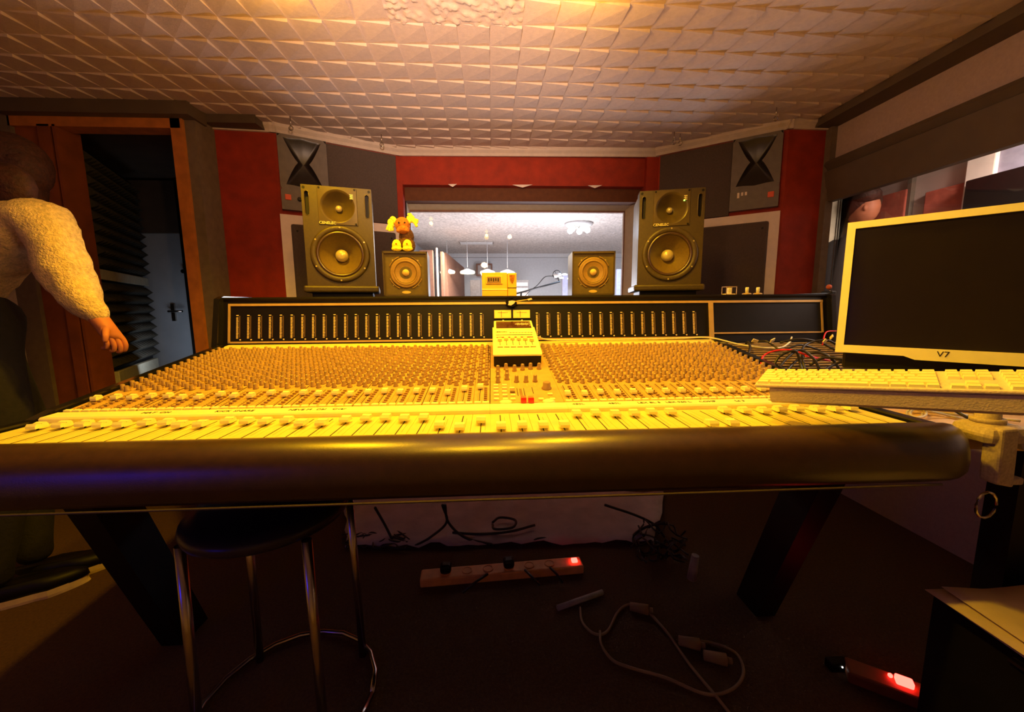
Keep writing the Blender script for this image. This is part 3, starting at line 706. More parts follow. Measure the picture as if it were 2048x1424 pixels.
# ---- centre section
b = MB(); slab(XC0+.001, XC1-.001, 1.036, 1.655, -.008, .0015, b, 0)
for px in (1115, 1110): pass
for (xa, ya, ln) in ((.072, 1.085, .06), (.092, 1.085, .06), (.118, 1.10, .05)): slab(xa-.001, xa+.001, ya, ya+ln, .0015, .002, b, 1)
for t in range(14): slab(.078, .086, 1.087+.004*t, 1.088+.004*t, .0015, .0019, b, 1)
for xa in (.03, .055, .08, .105, .13): slab(xa-.0004, xa+.0004, 1.16, 1.29, .0015, .002, b, 2)
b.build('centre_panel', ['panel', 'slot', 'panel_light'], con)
for px in (1013, 1103):
    p = at(px, 808, Z=.84); b = MB(); b.lathe([(.018, 0), (.018, .004), (.012, .007)], 20, (p.x, 1.043, .833)); b.build('finger_scoop', 'strip_white', con)
kb0 = None
rows = ((773, (992, 1009)), (779, (992, 1009, 1024)), (786, (992, 1009, 1025)), (793, (993, 1010, 1026)), (801, (993, 1011, 1026)))
for ry, xs2 in rows:
    for x in xs2:
        p = onp(x, ry); l = Vector((p.x, p.y, sz(p.y, .001)))-con.location
        if kb0 is None: b = MB(); b.rbox(-.0072, .0072, -.0048, .0048, 0, .006, .001); kb0 = b.build('keypad_button', 'fader', con, local=True); kb0.location = l; kb0.rotation_euler = rot
        else:
            o = inst(kb0, con, l, 0, TH)
            if (ry, x) == (786, 1025): o.data = kb0.data.copy(); o.data.materials[0] = M['button_dark']; o['label'] = 'dark brown keypad button'
for x, y in ((1082, 801), (1100, 791), (1105, 801)):
    p = onp(x, y); inst(kb0, con, Vector((p.x, p.y, sz(p.y, .001)))-con.location, 0, TH)
for x in (1047, 1062):
    p = onp(x, 801, .008); b = cap_mesh(.0145, .022, .014); b.T = Matrix(); o = b.build('red_fader_cap', ['red_plastic', 'slot'], con, local=True); o.location = Vector((p.x, p.y, sz(p.y, .005)))-con.location; o.rotation_euler = rot; o['label'] = 'red fader cap of the centre section'
cks = [(996, 763), (1014, 757), (1033, 762), (1052, 762), (1070, 761)]+[(996, 741), (1012, 737), (1029, 740), (1045, 738), (1061, 736), (1078, 736), (996, 753), (1014, 749)]
for x, y in cks:
    p = onp(x, y+3); o = inst(kn0, con, Vector((p.x, p.y, sz(p.y, .0015)))-con.location, 0, TH); o.scale = (1.05, 1.05, 1.35)
p = onp(1093, 778); b = MB(); b.T = Matrix.Translation((p.x, p.y, sz(p.y, .001))) @ Matrix.Rotation(TH, 4, 'X'); b.lathe([(.0155, 0), (.0155, .004), (.012, .006), (.0112, .020), (.009, .022)], 20); o = b.build('monitor_knob', 'knob', con); o['label'] = 'large volume knob'
# ---- rail in front of the meter bridge
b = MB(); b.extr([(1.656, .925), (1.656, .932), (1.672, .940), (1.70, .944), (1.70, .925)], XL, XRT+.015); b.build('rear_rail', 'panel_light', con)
# ---- meter bridge
XB0, XB1 = XL-.022, 1.548
mb = MB(); mb.extr([(1.695, .93), (1.728, 1.128), (1.722, 1.138), (1.735, 1.145), (2.12, 1.143), (2.12, .90), (1.70, .90)], XB0, XB1)
brg = mb.build('meter_bridge', 'black', con)
def bz(z): return 1.695+(z-.93)*(.033/.198)-.0005     # y of the sloping bridge face
def face(x0, x1, z0, z1, h, b, mi=0):
    b.add([(x, bz(z)-hh, z) for hh in (0, h) for z in (z0, z1) for x in (x0, x1)], [(0, 2, 3, 1), (4, 5, 7, 6), (0, 1, 5, 4), (2, 6, 7, 3), (0, 4, 6, 2), (1, 3, 7, 5)], mi)
b = MB(); face(XB0+.02, XB1-.02, 1.108, 1.118, .004, b); face(XB0+.02, XB0+.028, .95, 1.108, .004, b); face(XB0+.02, .99, .950, .957, .004, b); face(1.0, XB1-.03, .968, .974, .004, b); face(XB1-.03, XB1-.022, .97, 1.108, .004, b); face(.985, 1.005, .93, 1.108, .006, b)
b.build('bridge_trim', 'tan_metal', brg)
ends = MB(); ends.extr([(1.64, .87), (1.70, 1.138), (1.73, 1.15), (2.12, 1.15), (2.12, .87)], XB0-.022, XB0); ends.build('end_cheek', 'black_gloss', con)
ends = MB(); ends.extr([(1.66, .87), (1.70, 1.138), (1.73, 1.15), (2.12, 1.15), (2.12, .87)], XB1, XB1+.02); ends.build('end_cheek', 'black_gloss', con)
def meter():
    b = MB(); zz = 0; hs = [.005]+[0]+[.0032]*17
    z = 1.072
    segs = []
    b_ = b
    for k in range(20):
        hgt = .0032 if k else .0042
        if k in (1,): continue
        face(-.0050, .0026 if k % 5 else .0038, 1.070-.0051*k-hgt*.85, 1.070-.0051*k, .0015, b, 0)
    face(.0065, .0110, .974, 1.066, .0012, b, 1)
    b.T = Matrix(); face(.009, .0145, .9625, .9675, .002, b, 0)
    return b
m0 = None
mx_ = [-1.089+i*.04525 for i in range(24)]+[.2+i*.0477 for i in range(16)]
for x in mx_:
    if m0 is None: m0 = meter().build('level_meter', ['led_off', 'led_bar'], brg, local=True); m0.parent = brg; m0.location = Vector((x, 0, 0))-con.location
    else: inst(m0, brg, Vector((x, 0, 0))-con.location)
for vx in (.010, .0935):
    b = MB(); face(vx-.003, vx+.077, 1.044, 1.086, .006, b, 0); face(vx, vx+.074, 1.0475, 1.0825, .0065, b, 1)
    face(vx+.030, vx+.0316, 1.050, 1.078, .0072, b, 0); face(vx+.015, vx+.06, 1.071, 1.0722, .0072, b, 0)
    o = b.build('vu_meter', ['black', 'vu'], brg)
    b = MB(); face(vx+.035, vx+.042, 1.034, 1.040, .003, b); b.build('vu_screw', 'led_off', brg)
b = MB(); face(.008, .17, 1.006, 1.012, .003, b); b.build('label_ledge', 'led_bar', brg)

# ---- patch bay wing on the right, a black slatted panel
wg = thing('patch_bay', 'black slatted patch bay wing right of the channels, cables heaped on it', 'patch bay', (1.3, 1.45, .70))
b = MB(); b.extr([(1.105, .74), (1.694, .74), (1.694, .928), (1.10, .815)], 1.0155, 1.60); b.build('panel', 'black', wg)
s0 = None
for k in range(20):
    y = 1.12+.0285*k; z = .815+(y-1.10)*.19
    b = MB(); b.T = Matrix.Translation((1.305, y, z)) @ Matrix.Rotation(math.atan(.19), 4, 'X')
    if s0 is None: b.box(-.285, .285, -.0035, .0035, 0, .005); s0 = b.build('slat', 'tan_metal', wg); s0y = y; s0z = z
    else: inst(s0, wg, (0, y-s0y, z-s0z))

# ================================================================ REMOTE CONTROLLER
rm = thing('remote_controller', 'yellow-lit beige desktop remote with six sliders leaning on the console centre', 'remote control', (.088, 1.352, .892), 0, rx=math.atan((1.012-.892-.03)/.33))
b = MB(); hw = .087
b.extr([(0, -.004), (0, .034), (.33, .034), (.33, -.004)], -hw+.003, hw-.003); b.build('base', 'black', rm, local=True)
b = MB(); b.extr([(-.002, .034), (-.002, .041), (.008, .046), (.27, .052), (.27, .034)], -hw, hw); b.build('lower_case', 'remote', rm, local=True, bevel=.002)
b = MB(); b.extr([(.20, .05), (.215, .057), (.335, .060), (.340, .052), (.340, .03), (.27, .03)], -hw+.006, hw-.006); b.build('display_hood', 'remote', rm, local=True, bevel=.003)
b = MB(); b.rbox(-.072, .072, .238, .325, .0575, .0605, .002); b.build('display', 'remote_screen', rm, local=True)
b = MB()
for k in range(9): h_ = .012+.018*abs(math.sin(k*1.1)); b.box(.010+.006*k, .0125+.006*k, .283-h_/2, .283+h_/2, .0604, .0611)
b.box(.006, .066, .2815, .2845, .0604, .0611)
for k in range(3): b.box(.066, .069, .262+.02*k, .267+.02*k, .0604, .0611)
b.build('display_segments', 'led_off', rm, local=True)
text('lexicon', .016, 'nameplate_lettering', 'slot', rm, (-.052, .205, .0548), (0, 0, 0), .0004)
b = MB()
for k in range(8): b.box(-.02+.012*k, -.012+.012*k, .199, .209, .0525, .0545)
b.build('key_row', 'button', rm, local=True)
b = MB(); b.box(-.074, .070, .176, .179, .0498, .0512); b.build('rule_line', 'slot', rm, local=True)
b = MB(); b.rbox(-.072, .070, .147, .157, .049, .0508, .001); o = b.build('red_window', 'red_plastic', rm, local=True); o.data.materials[0] = mat('dark_red_window', (.35, .03, .01), .3)
for k in range(6):
    x = -.060+.024*k; yk = .128+(0, .008, .010, .006, .004, -.004)[k]
    b = MB(); b.box(x-.0009, x+.0009, .072, .135, .0480, .0497); b.build('slider_slot', 'slot', rm, local=True)
    b = MB(); b.rbox(x-.008, x+.008, yk-.020, yk-.002, .049, .060, .0015); b.build('slider_cap', 'panel_light', rm, local=True)
    b = MB(); b.box(x-.010, x+.010, .050, .056, .0475, .0492); b.build('slider_label', 'knob', rm, local=True)

def cable(name, pts, r, m, label, group=None, n=8): return tag(MB().tube(pts, r, n).build(name, m), label, 'cable', group)
p = lambda x, y, Z=None, off=.006: (lambda q: q)(onp(x, y, off))
cable('remote_cable', [(.168, 1.60, .985), (.20, 1.635, .965), (.26, 1.66, .952), (.42, 1.672, .950), (.65, 1.675, .950), (.85, 1.678, .952), (.97, 1.665, .953), (1.08, 1.60, .925), (1.2, 1.56, .915), (1.3, 1.62, .93), (1.36, 1.68, .95)], .0035, 'cable_white', 'long pale cable running from the remote along the foot of the meter bridge')

# ================================================================ LOUDSPEAKERS ON THE BRIDGE
def make_genelec(loc, rz, label, led):
    W, H, D = .290, .436, .27; z0 = 0
    t = thing('studio_monitor', label, 'loudspeaker', loc, rz, 'large studio monitors on the meter bridge')
    zc = .142; R_ = .098
    # body with true hole: build baffle from ring sectors
    b = MB(); b.box(-W/2+.002, W/2-.002, .075, D, .002, H-.002); b.build('cabinet', 'speaker_side', t, local=True, bevel=.006)
    N = 64; b = MB()
    def plate(cx, cz, hole, x0, x1, za, zb, y0=0.0):
        angs = sorted(set([2*math.pi*i/N for i in range(N)]+[math.atan2(z-cz, x-cx) % (2*math.pi) for x in (x0, x1) for z in (za, zb)]))
        vs = []; n = len(angs)
        for a in angs:
            c, s_ = math.cos(a), math.sin(a); hx, hz = hole(a); vs.append((cx+hx, y0, cz+hz))
            k = min(((x1-cx) if c > 0 else (cx-x0))/max(abs(c), 1e-9), ((zb-cz) if s_ > 0 else (cz-za))/max(abs(s_), 1e-9)); vs.append((cx+k*c, y0, cz+k*s_))
            vs.append((cx+hx, y0+.02, cz+hz))
        fs = []
        for i in range(n): j = (i+1) % n; fs += [(3*i, 3*i+1, 3*j+1, 3*j), (3*i, 3*j, 3*j+2, 3*i+2)]
        b.add(vs, fs)
    circ = lambda r: (lambda a: (r*math.cos(a), r*math.sin(a)))
    def stad(hw_, hh_):
        def f_(a):
            c, s_ = math.cos(a), math.sin(a)
            # stadium of half-width hw_, half height hh_
            k = hw_/max(abs(c), 1e-9)
            if abs(k*s_) <= hh_-hw_: return (k*c, k*s_)
            cz_ = (hh_-hw_)*(1 if s_ > 0 else -1); B = s_*cz_; disc = B*B-(cz_*cz_-hw_*hw_); k = B+math.sqrt(max(disc, 0)); return (k*c, k*s_)
        return f_
    plate(0, zc, circ(R_), -W/2, W/2, 0, .268)
    plate(-.124, .358, stad(.0085, .052), -W/2, -.098, .268, H); plate(.124, .358, stad(.0085, .052), .098, W/2, .268, H)
    plate(0, .350, circ(.070), -.098, .098, .268, H)
    b.box(-W/2, -W/2+.001, 0, .076, 0, H); b.box(W/2-.001, W/2, 0, .076, 0, H); b.box(-W/2, W/2, .0001, .076, H-.001, H); b.box(-W/2, W/2, .0001, .076, 0, .001)
    b.build('baffle', 'genelec', t, local=True)
    for s_ in (-1, 1):
        b = MB(); b.box(s_*.124-.0095, s_*.124+.0095, .018, .0205, .30, .416); b.build('port', 'black', t, local=True)
        b = MB(); st = stad(.0085, .052); st2 = stad(.0115, .055); vs = []; fs = []
        for i in range(40):
            a = 2*math.pi*i/40; x, z = st(a); X, Z_ = st2(a); vs += [(s_*.124+x, -.003, .358+z), (s_*.124+X, 0, .358+Z_), (s_*.124+x, .001, .358+z)]
        for i in range(40): j = (i+1) % 40; fs += [(3*i, 3*i+1, 3*j+1, 3*j), (3*i, 3*j, 3*j+2, 3*i+2)]
        b.add(vs, fs, 0, True); b.build('port_rim', 'genelec_horn', t, local=True)
    # horn plate, waveguide, tweeter
    b = MB(); n = 48; sq = []
    for i in range(n):
        a = 2*math.pi*i/n; c, s_ = math.cos(a), math.sin(a); k = .080/max(abs(c), abs(s_)); sq.append((c*k, s_*k))
    rings = [([(x*1.02, z*1.02) for x, z in sq], 0.0), (sq, -.004)]
    for r, y in ((.072, -.0045), (.062, .008), (.046, .026), (.032, .042), (.021, .052), (.017, .054)): rings.append(([(r*math.cos(2*math.pi*i/n), r*math.sin(2*math.pi*i/n)) for i in range(n)], y))
    vs = []; fs = []
    for rg, y in rings: vs += [(x, y, .352+z) for x, z in rg]
    for j in range(len(rings)-1):
        for i in range(n): fs.append((j*n+i, j*n+(i+1) % n, (j+1)*n+(i+1) % n, (j+1)*n+i))
    fs.append(tuple((len(rings)-1)*n+i for i in range(n)))
    b.add(vs, fs[:n*2]); b.add(vs, fs[n*2:], 0, True); hp = b.build('horn', 'genelec_horn', t, local=True)
    b = MB(); T0 = b.T; b.sphere((0, .048, .352), .0145, 20); b.build('tweeter_dome', 'dome', hp, local=True)
    for sx in (-1, 1):
        for s2 in (-1, 1):
            b = MB(); b.lathe([(.0045, .004), (.0045, .0055), (.003, .0058)], 12, (sx*.073, 0, .352+s2*.075), 'y'); b.build('screw', 'black', hp, local=True)
    for sx in (-1, 1): b = MB(); b.lathe([(.006, .0), (.006, .001)], 14, (sx*.134, 0, .424), 'y'); b.build('corner_hole', 'black', t, local=True)
    # woofer
    b = MB(); b.lathe([(.126, 0), (.125, .006), (.118, .009), (.106, .0085), (.101, .004), (.098, -.004)], 56, (0, 0, zc), 'y', caps=False); wf = b.build('woofer_ring', 'genelec', t, local=True)
    b = MB(); b.lathe([(.103, .001), (.099, .007), (.093, .0075), (.088, .002), (.0875, -.004)], 56, (0, 0, zc), 'y', caps=False); b.build('surround', 'black_leather', wf, local=True)
    b = MB(); b.lathe([(.0885, -.001), (.085, -.006), (.062, -.030), (.044, -.050), (.030, -.060), (.001, -.061)], 56, (0, 0, zc), 'y', caps=False); b.build('cone', 'cone', wf, local=True)
    b = MB(); b.lathe([(.029, -.058), (.028, -.046), (.023, -.035), (.013, -.029), (.001, -.028)], 32, (0, 0, zc), 'y', caps=False); b.build('dust_cap', 'dome', wf, local=True)
    for k in range(6):
        a = k*math.pi/3+.5; b = MB(); b.lathe([(.004, .0085), (.0035, .0105)], 10, (.117*math.cos(a), 0, zc+.117*math.sin(a)), 'y'); b.build('screw', 'dome', wf, local=True)
    text('GENELEC', .0165, 'badge_lettering', 'text_gold', t, (-.045, -.0052, .277-.0), (math.pi/2, 0, 0), .0004)
    b = MB()
    for k in range(3): b.box(.052, .066, -.0055, -.004, .402-.008*k, .405-.008*k)
    b.box(.057, .0585, -.0055, -.004, .386, .405); b.build('status_marks', 'text_gold', t, local=True)
    if led: b = MB(); b.box(.050, .056, -.006, -.004, .380, .385); o = b.build('power_led', 'led_white', t, local=True); o.data.materials[0] = mat('led_green', (.2, .9, .1), .4, emit=(.4, 1, .1), estr=4)
    return t
a_, b_ = Vector((-.825, 1.80)), Vector((-.545, 1.875)); c_ = (a_+b_)/2
gl_ = make_genelec((c_.x, c_.y, 1.197), math.atan2(b_.y-a_.y, b_.x-a_.x), 'left large black two-way studio monitor, its inner side silvery', False)
a2_, b2_ = Vector((.707, 1.87)), Vector((.985, 1.80)); c2_ = (a2_+b2_)/2
gr_ = make_genelec((c2_.x, c2_.y, 1.197), math.atan2(b2_.y-a2_.y, b2_.x-a2_.x), 'right large black two-way studio monitor with a small green light', True)
for c, a, b2, nm in ((c_, a_, b_, 'left'), (c2_, a2_, b2_, 'right')):
    rz = math.atan2(b2.y-a.y, b2.x-a.x)
    t = thing('isolation_pad', 'black wedge pad under the %s large studio monitor' % nm, 'speaker pad', (c.x, c.y, 1.145), rz, 'speaker pads on the meter bridge')
    b = MB(); b.rbox(-.160, .160, -.02, .27, .022, .052, .008); b.build('pad_top', 'genelec', t, local=True)
    b = MB(); b.rbox(-.13, .13, .01, .26, 0, .023, .003); b.build('pad_base', 'black', t, local=True)

def cube(loc, rz, label):
    t = thing('cube_speaker', label, 'loudspeaker', loc, rz, 'small cube speakers on the meter bridge'); W, H, D = .192, .195, .18
    b = MB(); b.box(-W/2, W/2, .010, D, 0, H)
    for x0, x1, z0, z1 in ((-W/2, W/2, 0, .007), (-W/2, W/2, H-.009, H), (-W/2, -W/2+.006, 0, H), (W/2-.006, W/2, 0, H)): b.box(x0, x1, 0, .0101, z0, z1)
    b.build('cabinet', 'genelec', t, local=True)
    zc = .103
    b = MB(); b.lathe([(.066, -.010), (.066, -.005), (.061, -.003), (.056, -.006), (.053, -.003), (.048, -.0035), (.046, -.008), (.044, -.010)], 40, (0, 0, zc), 'y', caps=False); dr = b.build('driver_ring', 'cube_cone', t, local=True)
    b = MB(); b.lathe([(.047, -.0095), (.030, -.0085), (.018, -.0082), (.001, -.0082)], 40, (0, 0, zc), 'y', caps=False)
    b = MB(); b.lathe([(.0455, -.004), (.034, -.0075), (.020, -.0095), (.001, -.0097)], 40, (0, 0, zc), 'y', caps=False); b.build('cone', 'cube_cone', dr, local=True)
    b = MB(); b.lathe([(.0155, -.0096), (.0145, -.005), (.009, -.001), (.001, 0.0005)], 24, (0, 0, zc), 'y', caps=False); b.build('dust_cap', 'cube_dust', dr, local=True)
    for k in range(4):
        a = math.pi/4+k*math.pi/2; b = MB(); pts = [((.078)*math.cos(a+t), .0065, zc+.078*math.sin(a+t)) for t in [(-.42+.07*j) for j in range(13)]]
        b.tube([(x*.93, y, zc+(z-zc)*.93) for x, y, z in pts], .0022, 6, sub=1); b.build('frame_arc', 'cube_cone', dr, local=True)
        b = MB(); b.lathe([(.0035, -.010), (.003, -.0065)], 10, (.076*math.cos(a), 0, zc+.076*math.sin(a)), 'y'); b.build('screw', 'dome', dr, local=True)
    b = MB(); b.lathe([(.020, -.010), (.019, -.0075)], 24, (0, 0, .018), 'y', sy=1); b2 = MB()
    for v in b.v: pass
    b.v = [Vector((v.x, v.y, .018+(v.z-.018)*.33)) for v in b.v]; b.build('oval_badge', 'brass', t, local=True)
    b = MB(); b.box(-W/2+.006, W/2-.006, .0085, .0101, .007, H-.009); b.build('front_panel', 'cube_face', t, local=True)
    return t
cube((-.378, 1.75, 1.146), R(6), 'left small square cube speaker carrying the plush toy')
cube((.460, 1.75, 1.146), R(-5), 'right small square cube speaker, nothing on top')

# ---- yellow box between the cubes
yb = thing('yellow_box', 'small yellow-orange desktop unit with a grey window, on the bridge before the studio window', 'device', (.034, 1.85, 1.145))
b = MB(); b.box(-.080, .040, 0, .10, 0, .112); b.build('front_case', 'yellow_box', yb, local=True, bevel=.002)
b = MB(); b.box(.0415, .084, .003, .10, 0, .110); b.build('side_case', 'yellow_box', yb, local=True, bevel=.002)
b = MB(); b.rbox(-.062, .018, -.004, .001, .058, .096, .002); b.build('window_frame', 'yellow_box', yb, local=True)
b = MB(); b.box(-.056, .010, -.0046, -.0035, .062, .092); o = b.build('display', 'vu', yb, local=True); o.data.materials[0] = mat('yb_display', (.30, .18, .05), .3)
b = MB(); 
for k in range(5): b.box(-.050+.011*k, -.044+.011*k, -.0052, -.0044, .070+.002*(k % 2), .086)
b.build('digits', 'slot', yb, local=True)
b = MB(); b.box(-.080, .040, -.0015, .001, .031, .036); b.build('pale_line', 'text_gold', yb, local=True)
b = MB(); b.add([(.050, -.001, .10), (.076, -.001, .10), (.072, -.001, .075), (.063, -.001, .062), (.054, -.001, .075), (.050, .003, .10), (.076, .003, .10), (.072, .003, .075), (.063, .003, .062), (.054, .003, .075)], [(0, 1, 2, 3, 4), (0, 5, 6, 1), (1, 6, 7, 2), (2, 7, 8, 3), (3, 8, 9, 4), (4, 9, 5, 0)]); b.build('shield_mark', 'toy_orange', yb, local=True)
b = MB(); b.box(.0415, .084, .0015, .004, .040, .042); b.build('side_seam', 'slot', yb, local=True)

# ---- plush toy
TY = 1.80; p = lambda x, y, Y=TY: at(x, y, Y=Y)
toy = thing('plush_toy', 'brown plush toy with yellow hands and feet sitting on the left cube speaker', 'plush toy', (p(808, 502).x, TY, 1.341))
b = MB(); c0 = p(812, 485); c1 = p(810, 455); b.sphere((c0.x, TY, 1.372), .040, 16, sc=(1.05, .8, 1.0)); b.sphere((c1.x+.004, TY+.005, 1.410), .034, 16, sc=(1, .8, 1.2)); b.build('torso', 'toy_brown', toy)
random.seed(5)
b = MB(); c = p(805, 450); b.sphere(c, .036, 18, sc=(.95, .9, .95)); b.sphere(c+Vector((.006, -.018, -.024)), .024, 14, sc=(1.15, 1, .8))
b.sphere(c+Vector((-.012, -.032, -.03)), .010, 8); b.sphere(c+Vector((.022, -.032, -.03)), .010, 8); b.build('head', 'toy_orange', toy)
for s_ in (-1, 1): b = MB(); b.sphere(c+Vector((s_*.013+.004, -.032, .004)), .004, 8); b.build('eye', 'black', toy)
for (hx, hy, sg) in ((782, 445, -1), (823, 438, 1)):
    h = p(hx, hy); b = MB(); b.tube([c+Vector((sg*.025, 0, .01)), h+Vector((-sg*.008, 0, .018)), h], .010, 8)
    dirs = ((-.6, -1), (-.2, -1.15), (.25, -1.1)) if sg < 0 else ((.9, -.55), (1.0, -.25), (.8, -1.0))
    b.sphere(h, .016, 12, sc=(1, .6, 1.1))
    for dx, dz in dirs: b.tube([h, h+Vector((dx*.018, -.004, dz*.018)), h+Vector((dx*.030, -.004, dz*.034))], .0065, 7)
    b.tube([h, h+Vector((-sg*.012, -.006, -.02))], .006, 7, sub=1)
    b.build('hand', 'toy_yellow', toy)
for fx in (798, 819):
    f_ = p(fx, 492); b = MB(); b.sphere((f_.x, TY-.045, 1.366), .021, 14, sc=(.95, .7, 1.25)); b.sphere((f_.x+.001, TY-.05, 1.352), .020, 12, sc=(1.15, .7, .6)); o = b.build('foot', 'toy_yellow', toy)
    b = MB(); b.sphere((f_.x+.002, TY-.061, 1.371), .004, 8); b.build('sole_spot', 'toy_orange', toy)

# ---- miniature guitar on the bridge edge
gy = 1.712; p = lambda x, y, Y=gy: at(x, y, Y=Y)
gt = thing('miniature_guitar', 'tiny black and white electric guitar magnet on the bridge edge above the meters', 'ornament', p(1022, 605))
def outline(pts, y0, y1, b): b.add([(q.x, y0, q.z) for q in pts]+[(q.x, y1, q.z) for q in pts], [tuple(range(len(pts))), tuple(range(len(pts), 2*len(pts)))[::-1]]+[(i, (i+1) % len(pts), (i+1) % len(pts)+len(pts), i+len(pts)) for i in range(len(pts))])
b = MB(); outline([p(x, y) for x, y in ((1013, 597), (1018, 596), (1023, 599), (1028, 596), (1034, 597), (1032, 602), (1034, 607), (1030, 612), (1022, 614), (1014, 611), (1011, 605))], gy-.008, gy-.001, b); b.build('body', 'black_gloss', gt)
b = MB(); outline([p(x, y) for x, y in ((1017, 602), (1024, 601), (1031, 602), (1028, 607), (1022, 611), (1016, 610), (1017, 606))], gy-.010, gy-.008, b); b.build('pickguard', 'white_frame', gt)
b = MB(); b.cyl(p(1030, 603)+Vector((0, -.01, 0)), p(1056, 599)+Vector((0, -.01, 0)), .0022, n=6); b.build('neck', 'brass', gt)
b = MB(); outline([p(x, y) for x, y in ((1054, 598), (1062, 596), (1064, 599), (1056, 601))], gy-.012, gy-.007, b); b.build('headstock', 'white_frame', gt)

# ---- little items on the right of the bridge
for (x0, x1, nm, lb) in ((1452, 1474, 'clear_case', 'small clear box with a pale block in it on the bridge, right of the monitor'), (1490, 1508, 'small_fitting', 'small pale fitting on a round foot beside the clear box'), (1512, 1530, 'small_fitting', 'small pale fitting on a round foot, rightmost on the bridge')):
    a = at((x0+x1)/2, 588, Y=1.80); t = thing(nm, lb, 'small box' if nm == 'clear_case' else 'ornament', (a.x, 1.80, 1.145)); w_ = (x1-x0)/770*1.8
    if nm == 'clear_case':
        b = MB(); h_ = .040; e = .0025
        for X0, X1, Y0, Y1 in ((-w_/2, -w_/2+e, 0, e), (w_/2-e, w_/2, 0, e), (-w_/2, -w_/2+e, .04-e, .04), (w_/2-e, w_/2, .04-e, .04)): b.box(X0, X1, Y0, Y1, 0, h_)
        b.box(-w_/2, w_/2, 0, e, h_-e, h_); b.box(-w_/2, w_/2, 0, e, 0, e); b.box(-w_/2, w_/2, .04-e, .04, h_-e, h_); b.box(-w_/2, -w_/2+e, 0, .04, h_-e, h_); b.box(w_/2-e, w_/2, 0, .04, h_-e, h_)
        b.build('case_edges', 'tan_metal', t, local=True); b = MB(); b.rbox(-.008, .008, .012, .028, .001, .034, .003); b.build('pale_block', 'fader', t, local=True)
        b = MB(); b.rbox(-w_/2+.003, w_/2-.003, .004, .036, 0.0005, .006, .001); b.build('case_floor', 'tape', t, local=True)
    else:
        b = MB(); b.lathe([(.020, 0), (.020, .006), (.014, .009)], 20, (0, .02, 0)); b.build('foot', 'tan_metal', t, local=True); b = MB(); b.lathe([(.007, .009), (.008, .03), (.007, .036)], 14, (0, .02, 0)); b.build('stem', 'fader', t, local=True)

# ================================================================ DESK, MONITOR, KEYBOARD
dk = thing('side_desk', 'pale wooden side desk lit yellow to the right of the console', 'desk', (1.7, 1.2, 0))
b = MB(); b.add([(1.03, .78, .775), (2.0, .60, .775), (2.0, 1.095, .775), (1.03, 1.08, .775), (1.03, .78, .80), (2.0, .60, .80), (2.0, 1.095, .80), (1.03, 1.08, .80)], [(0, 1, 2, 3), (4, 5, 6, 7), (0, 1, 5, 4), (1, 2, 6, 5), (2, 3, 7, 6), (3, 0, 4, 7)]); b.build('desktop', 'desk_wood', dk)
for x, y in ((1.30, .85), (1.95, .70), (1.95, 1.04)): b = MB(); b.box(x-.03, x+.03, y-.03, y+.03, 0, .775); b.build('leg', 'black', dk)
# display, turned 47 degrees
mrz = math.atan2(.765-1.0, 1.155-.938)
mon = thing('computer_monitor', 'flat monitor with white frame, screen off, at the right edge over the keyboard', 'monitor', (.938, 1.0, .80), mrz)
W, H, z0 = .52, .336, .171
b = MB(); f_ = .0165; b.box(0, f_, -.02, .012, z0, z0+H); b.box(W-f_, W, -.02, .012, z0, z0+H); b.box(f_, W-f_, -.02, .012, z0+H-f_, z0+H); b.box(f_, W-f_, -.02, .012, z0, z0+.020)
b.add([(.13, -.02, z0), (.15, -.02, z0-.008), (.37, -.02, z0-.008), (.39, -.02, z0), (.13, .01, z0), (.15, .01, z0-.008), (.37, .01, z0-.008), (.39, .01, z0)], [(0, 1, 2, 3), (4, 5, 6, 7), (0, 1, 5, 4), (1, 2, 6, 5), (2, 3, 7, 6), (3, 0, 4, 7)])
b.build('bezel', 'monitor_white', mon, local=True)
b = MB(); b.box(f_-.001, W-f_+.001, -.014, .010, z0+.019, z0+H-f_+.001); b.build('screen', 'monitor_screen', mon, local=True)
b = MB(); b.rbox(.01, W-.01, .010, .05, z0+.008, z0+H-.008, .01); b.build('rear_housing', 'monitor_back', mon, local=True)
text('V7', .019, 'maker_mark', 'slot', mon, (.195, -.0204, z0+.0085), (math.pi/2, 0, 0), .0003, shear=.0)
b = MB(); b.rbox(W/2-.03, W/2+.03, .045, .32, z0+.12, z0+.16, .006); b.rbox(W/2-.03, W/2+.03, .28, .32, 0.01, z0+.16, .006); b.build('stand_neck', 'monitor_back', mon, local=True)
b = MB(); b.rbox(W/2-.06, W/2+.06, .24, .36, 0.0, .014, .006); b.build('stand_foot', 'monitor_back', mon, local=True)
b = MB(); b.rbox(.015, W-.05, .005, .05, z0-.045, z0+.012, .006); b.build('sound_bar', 'black', mon, local=True)

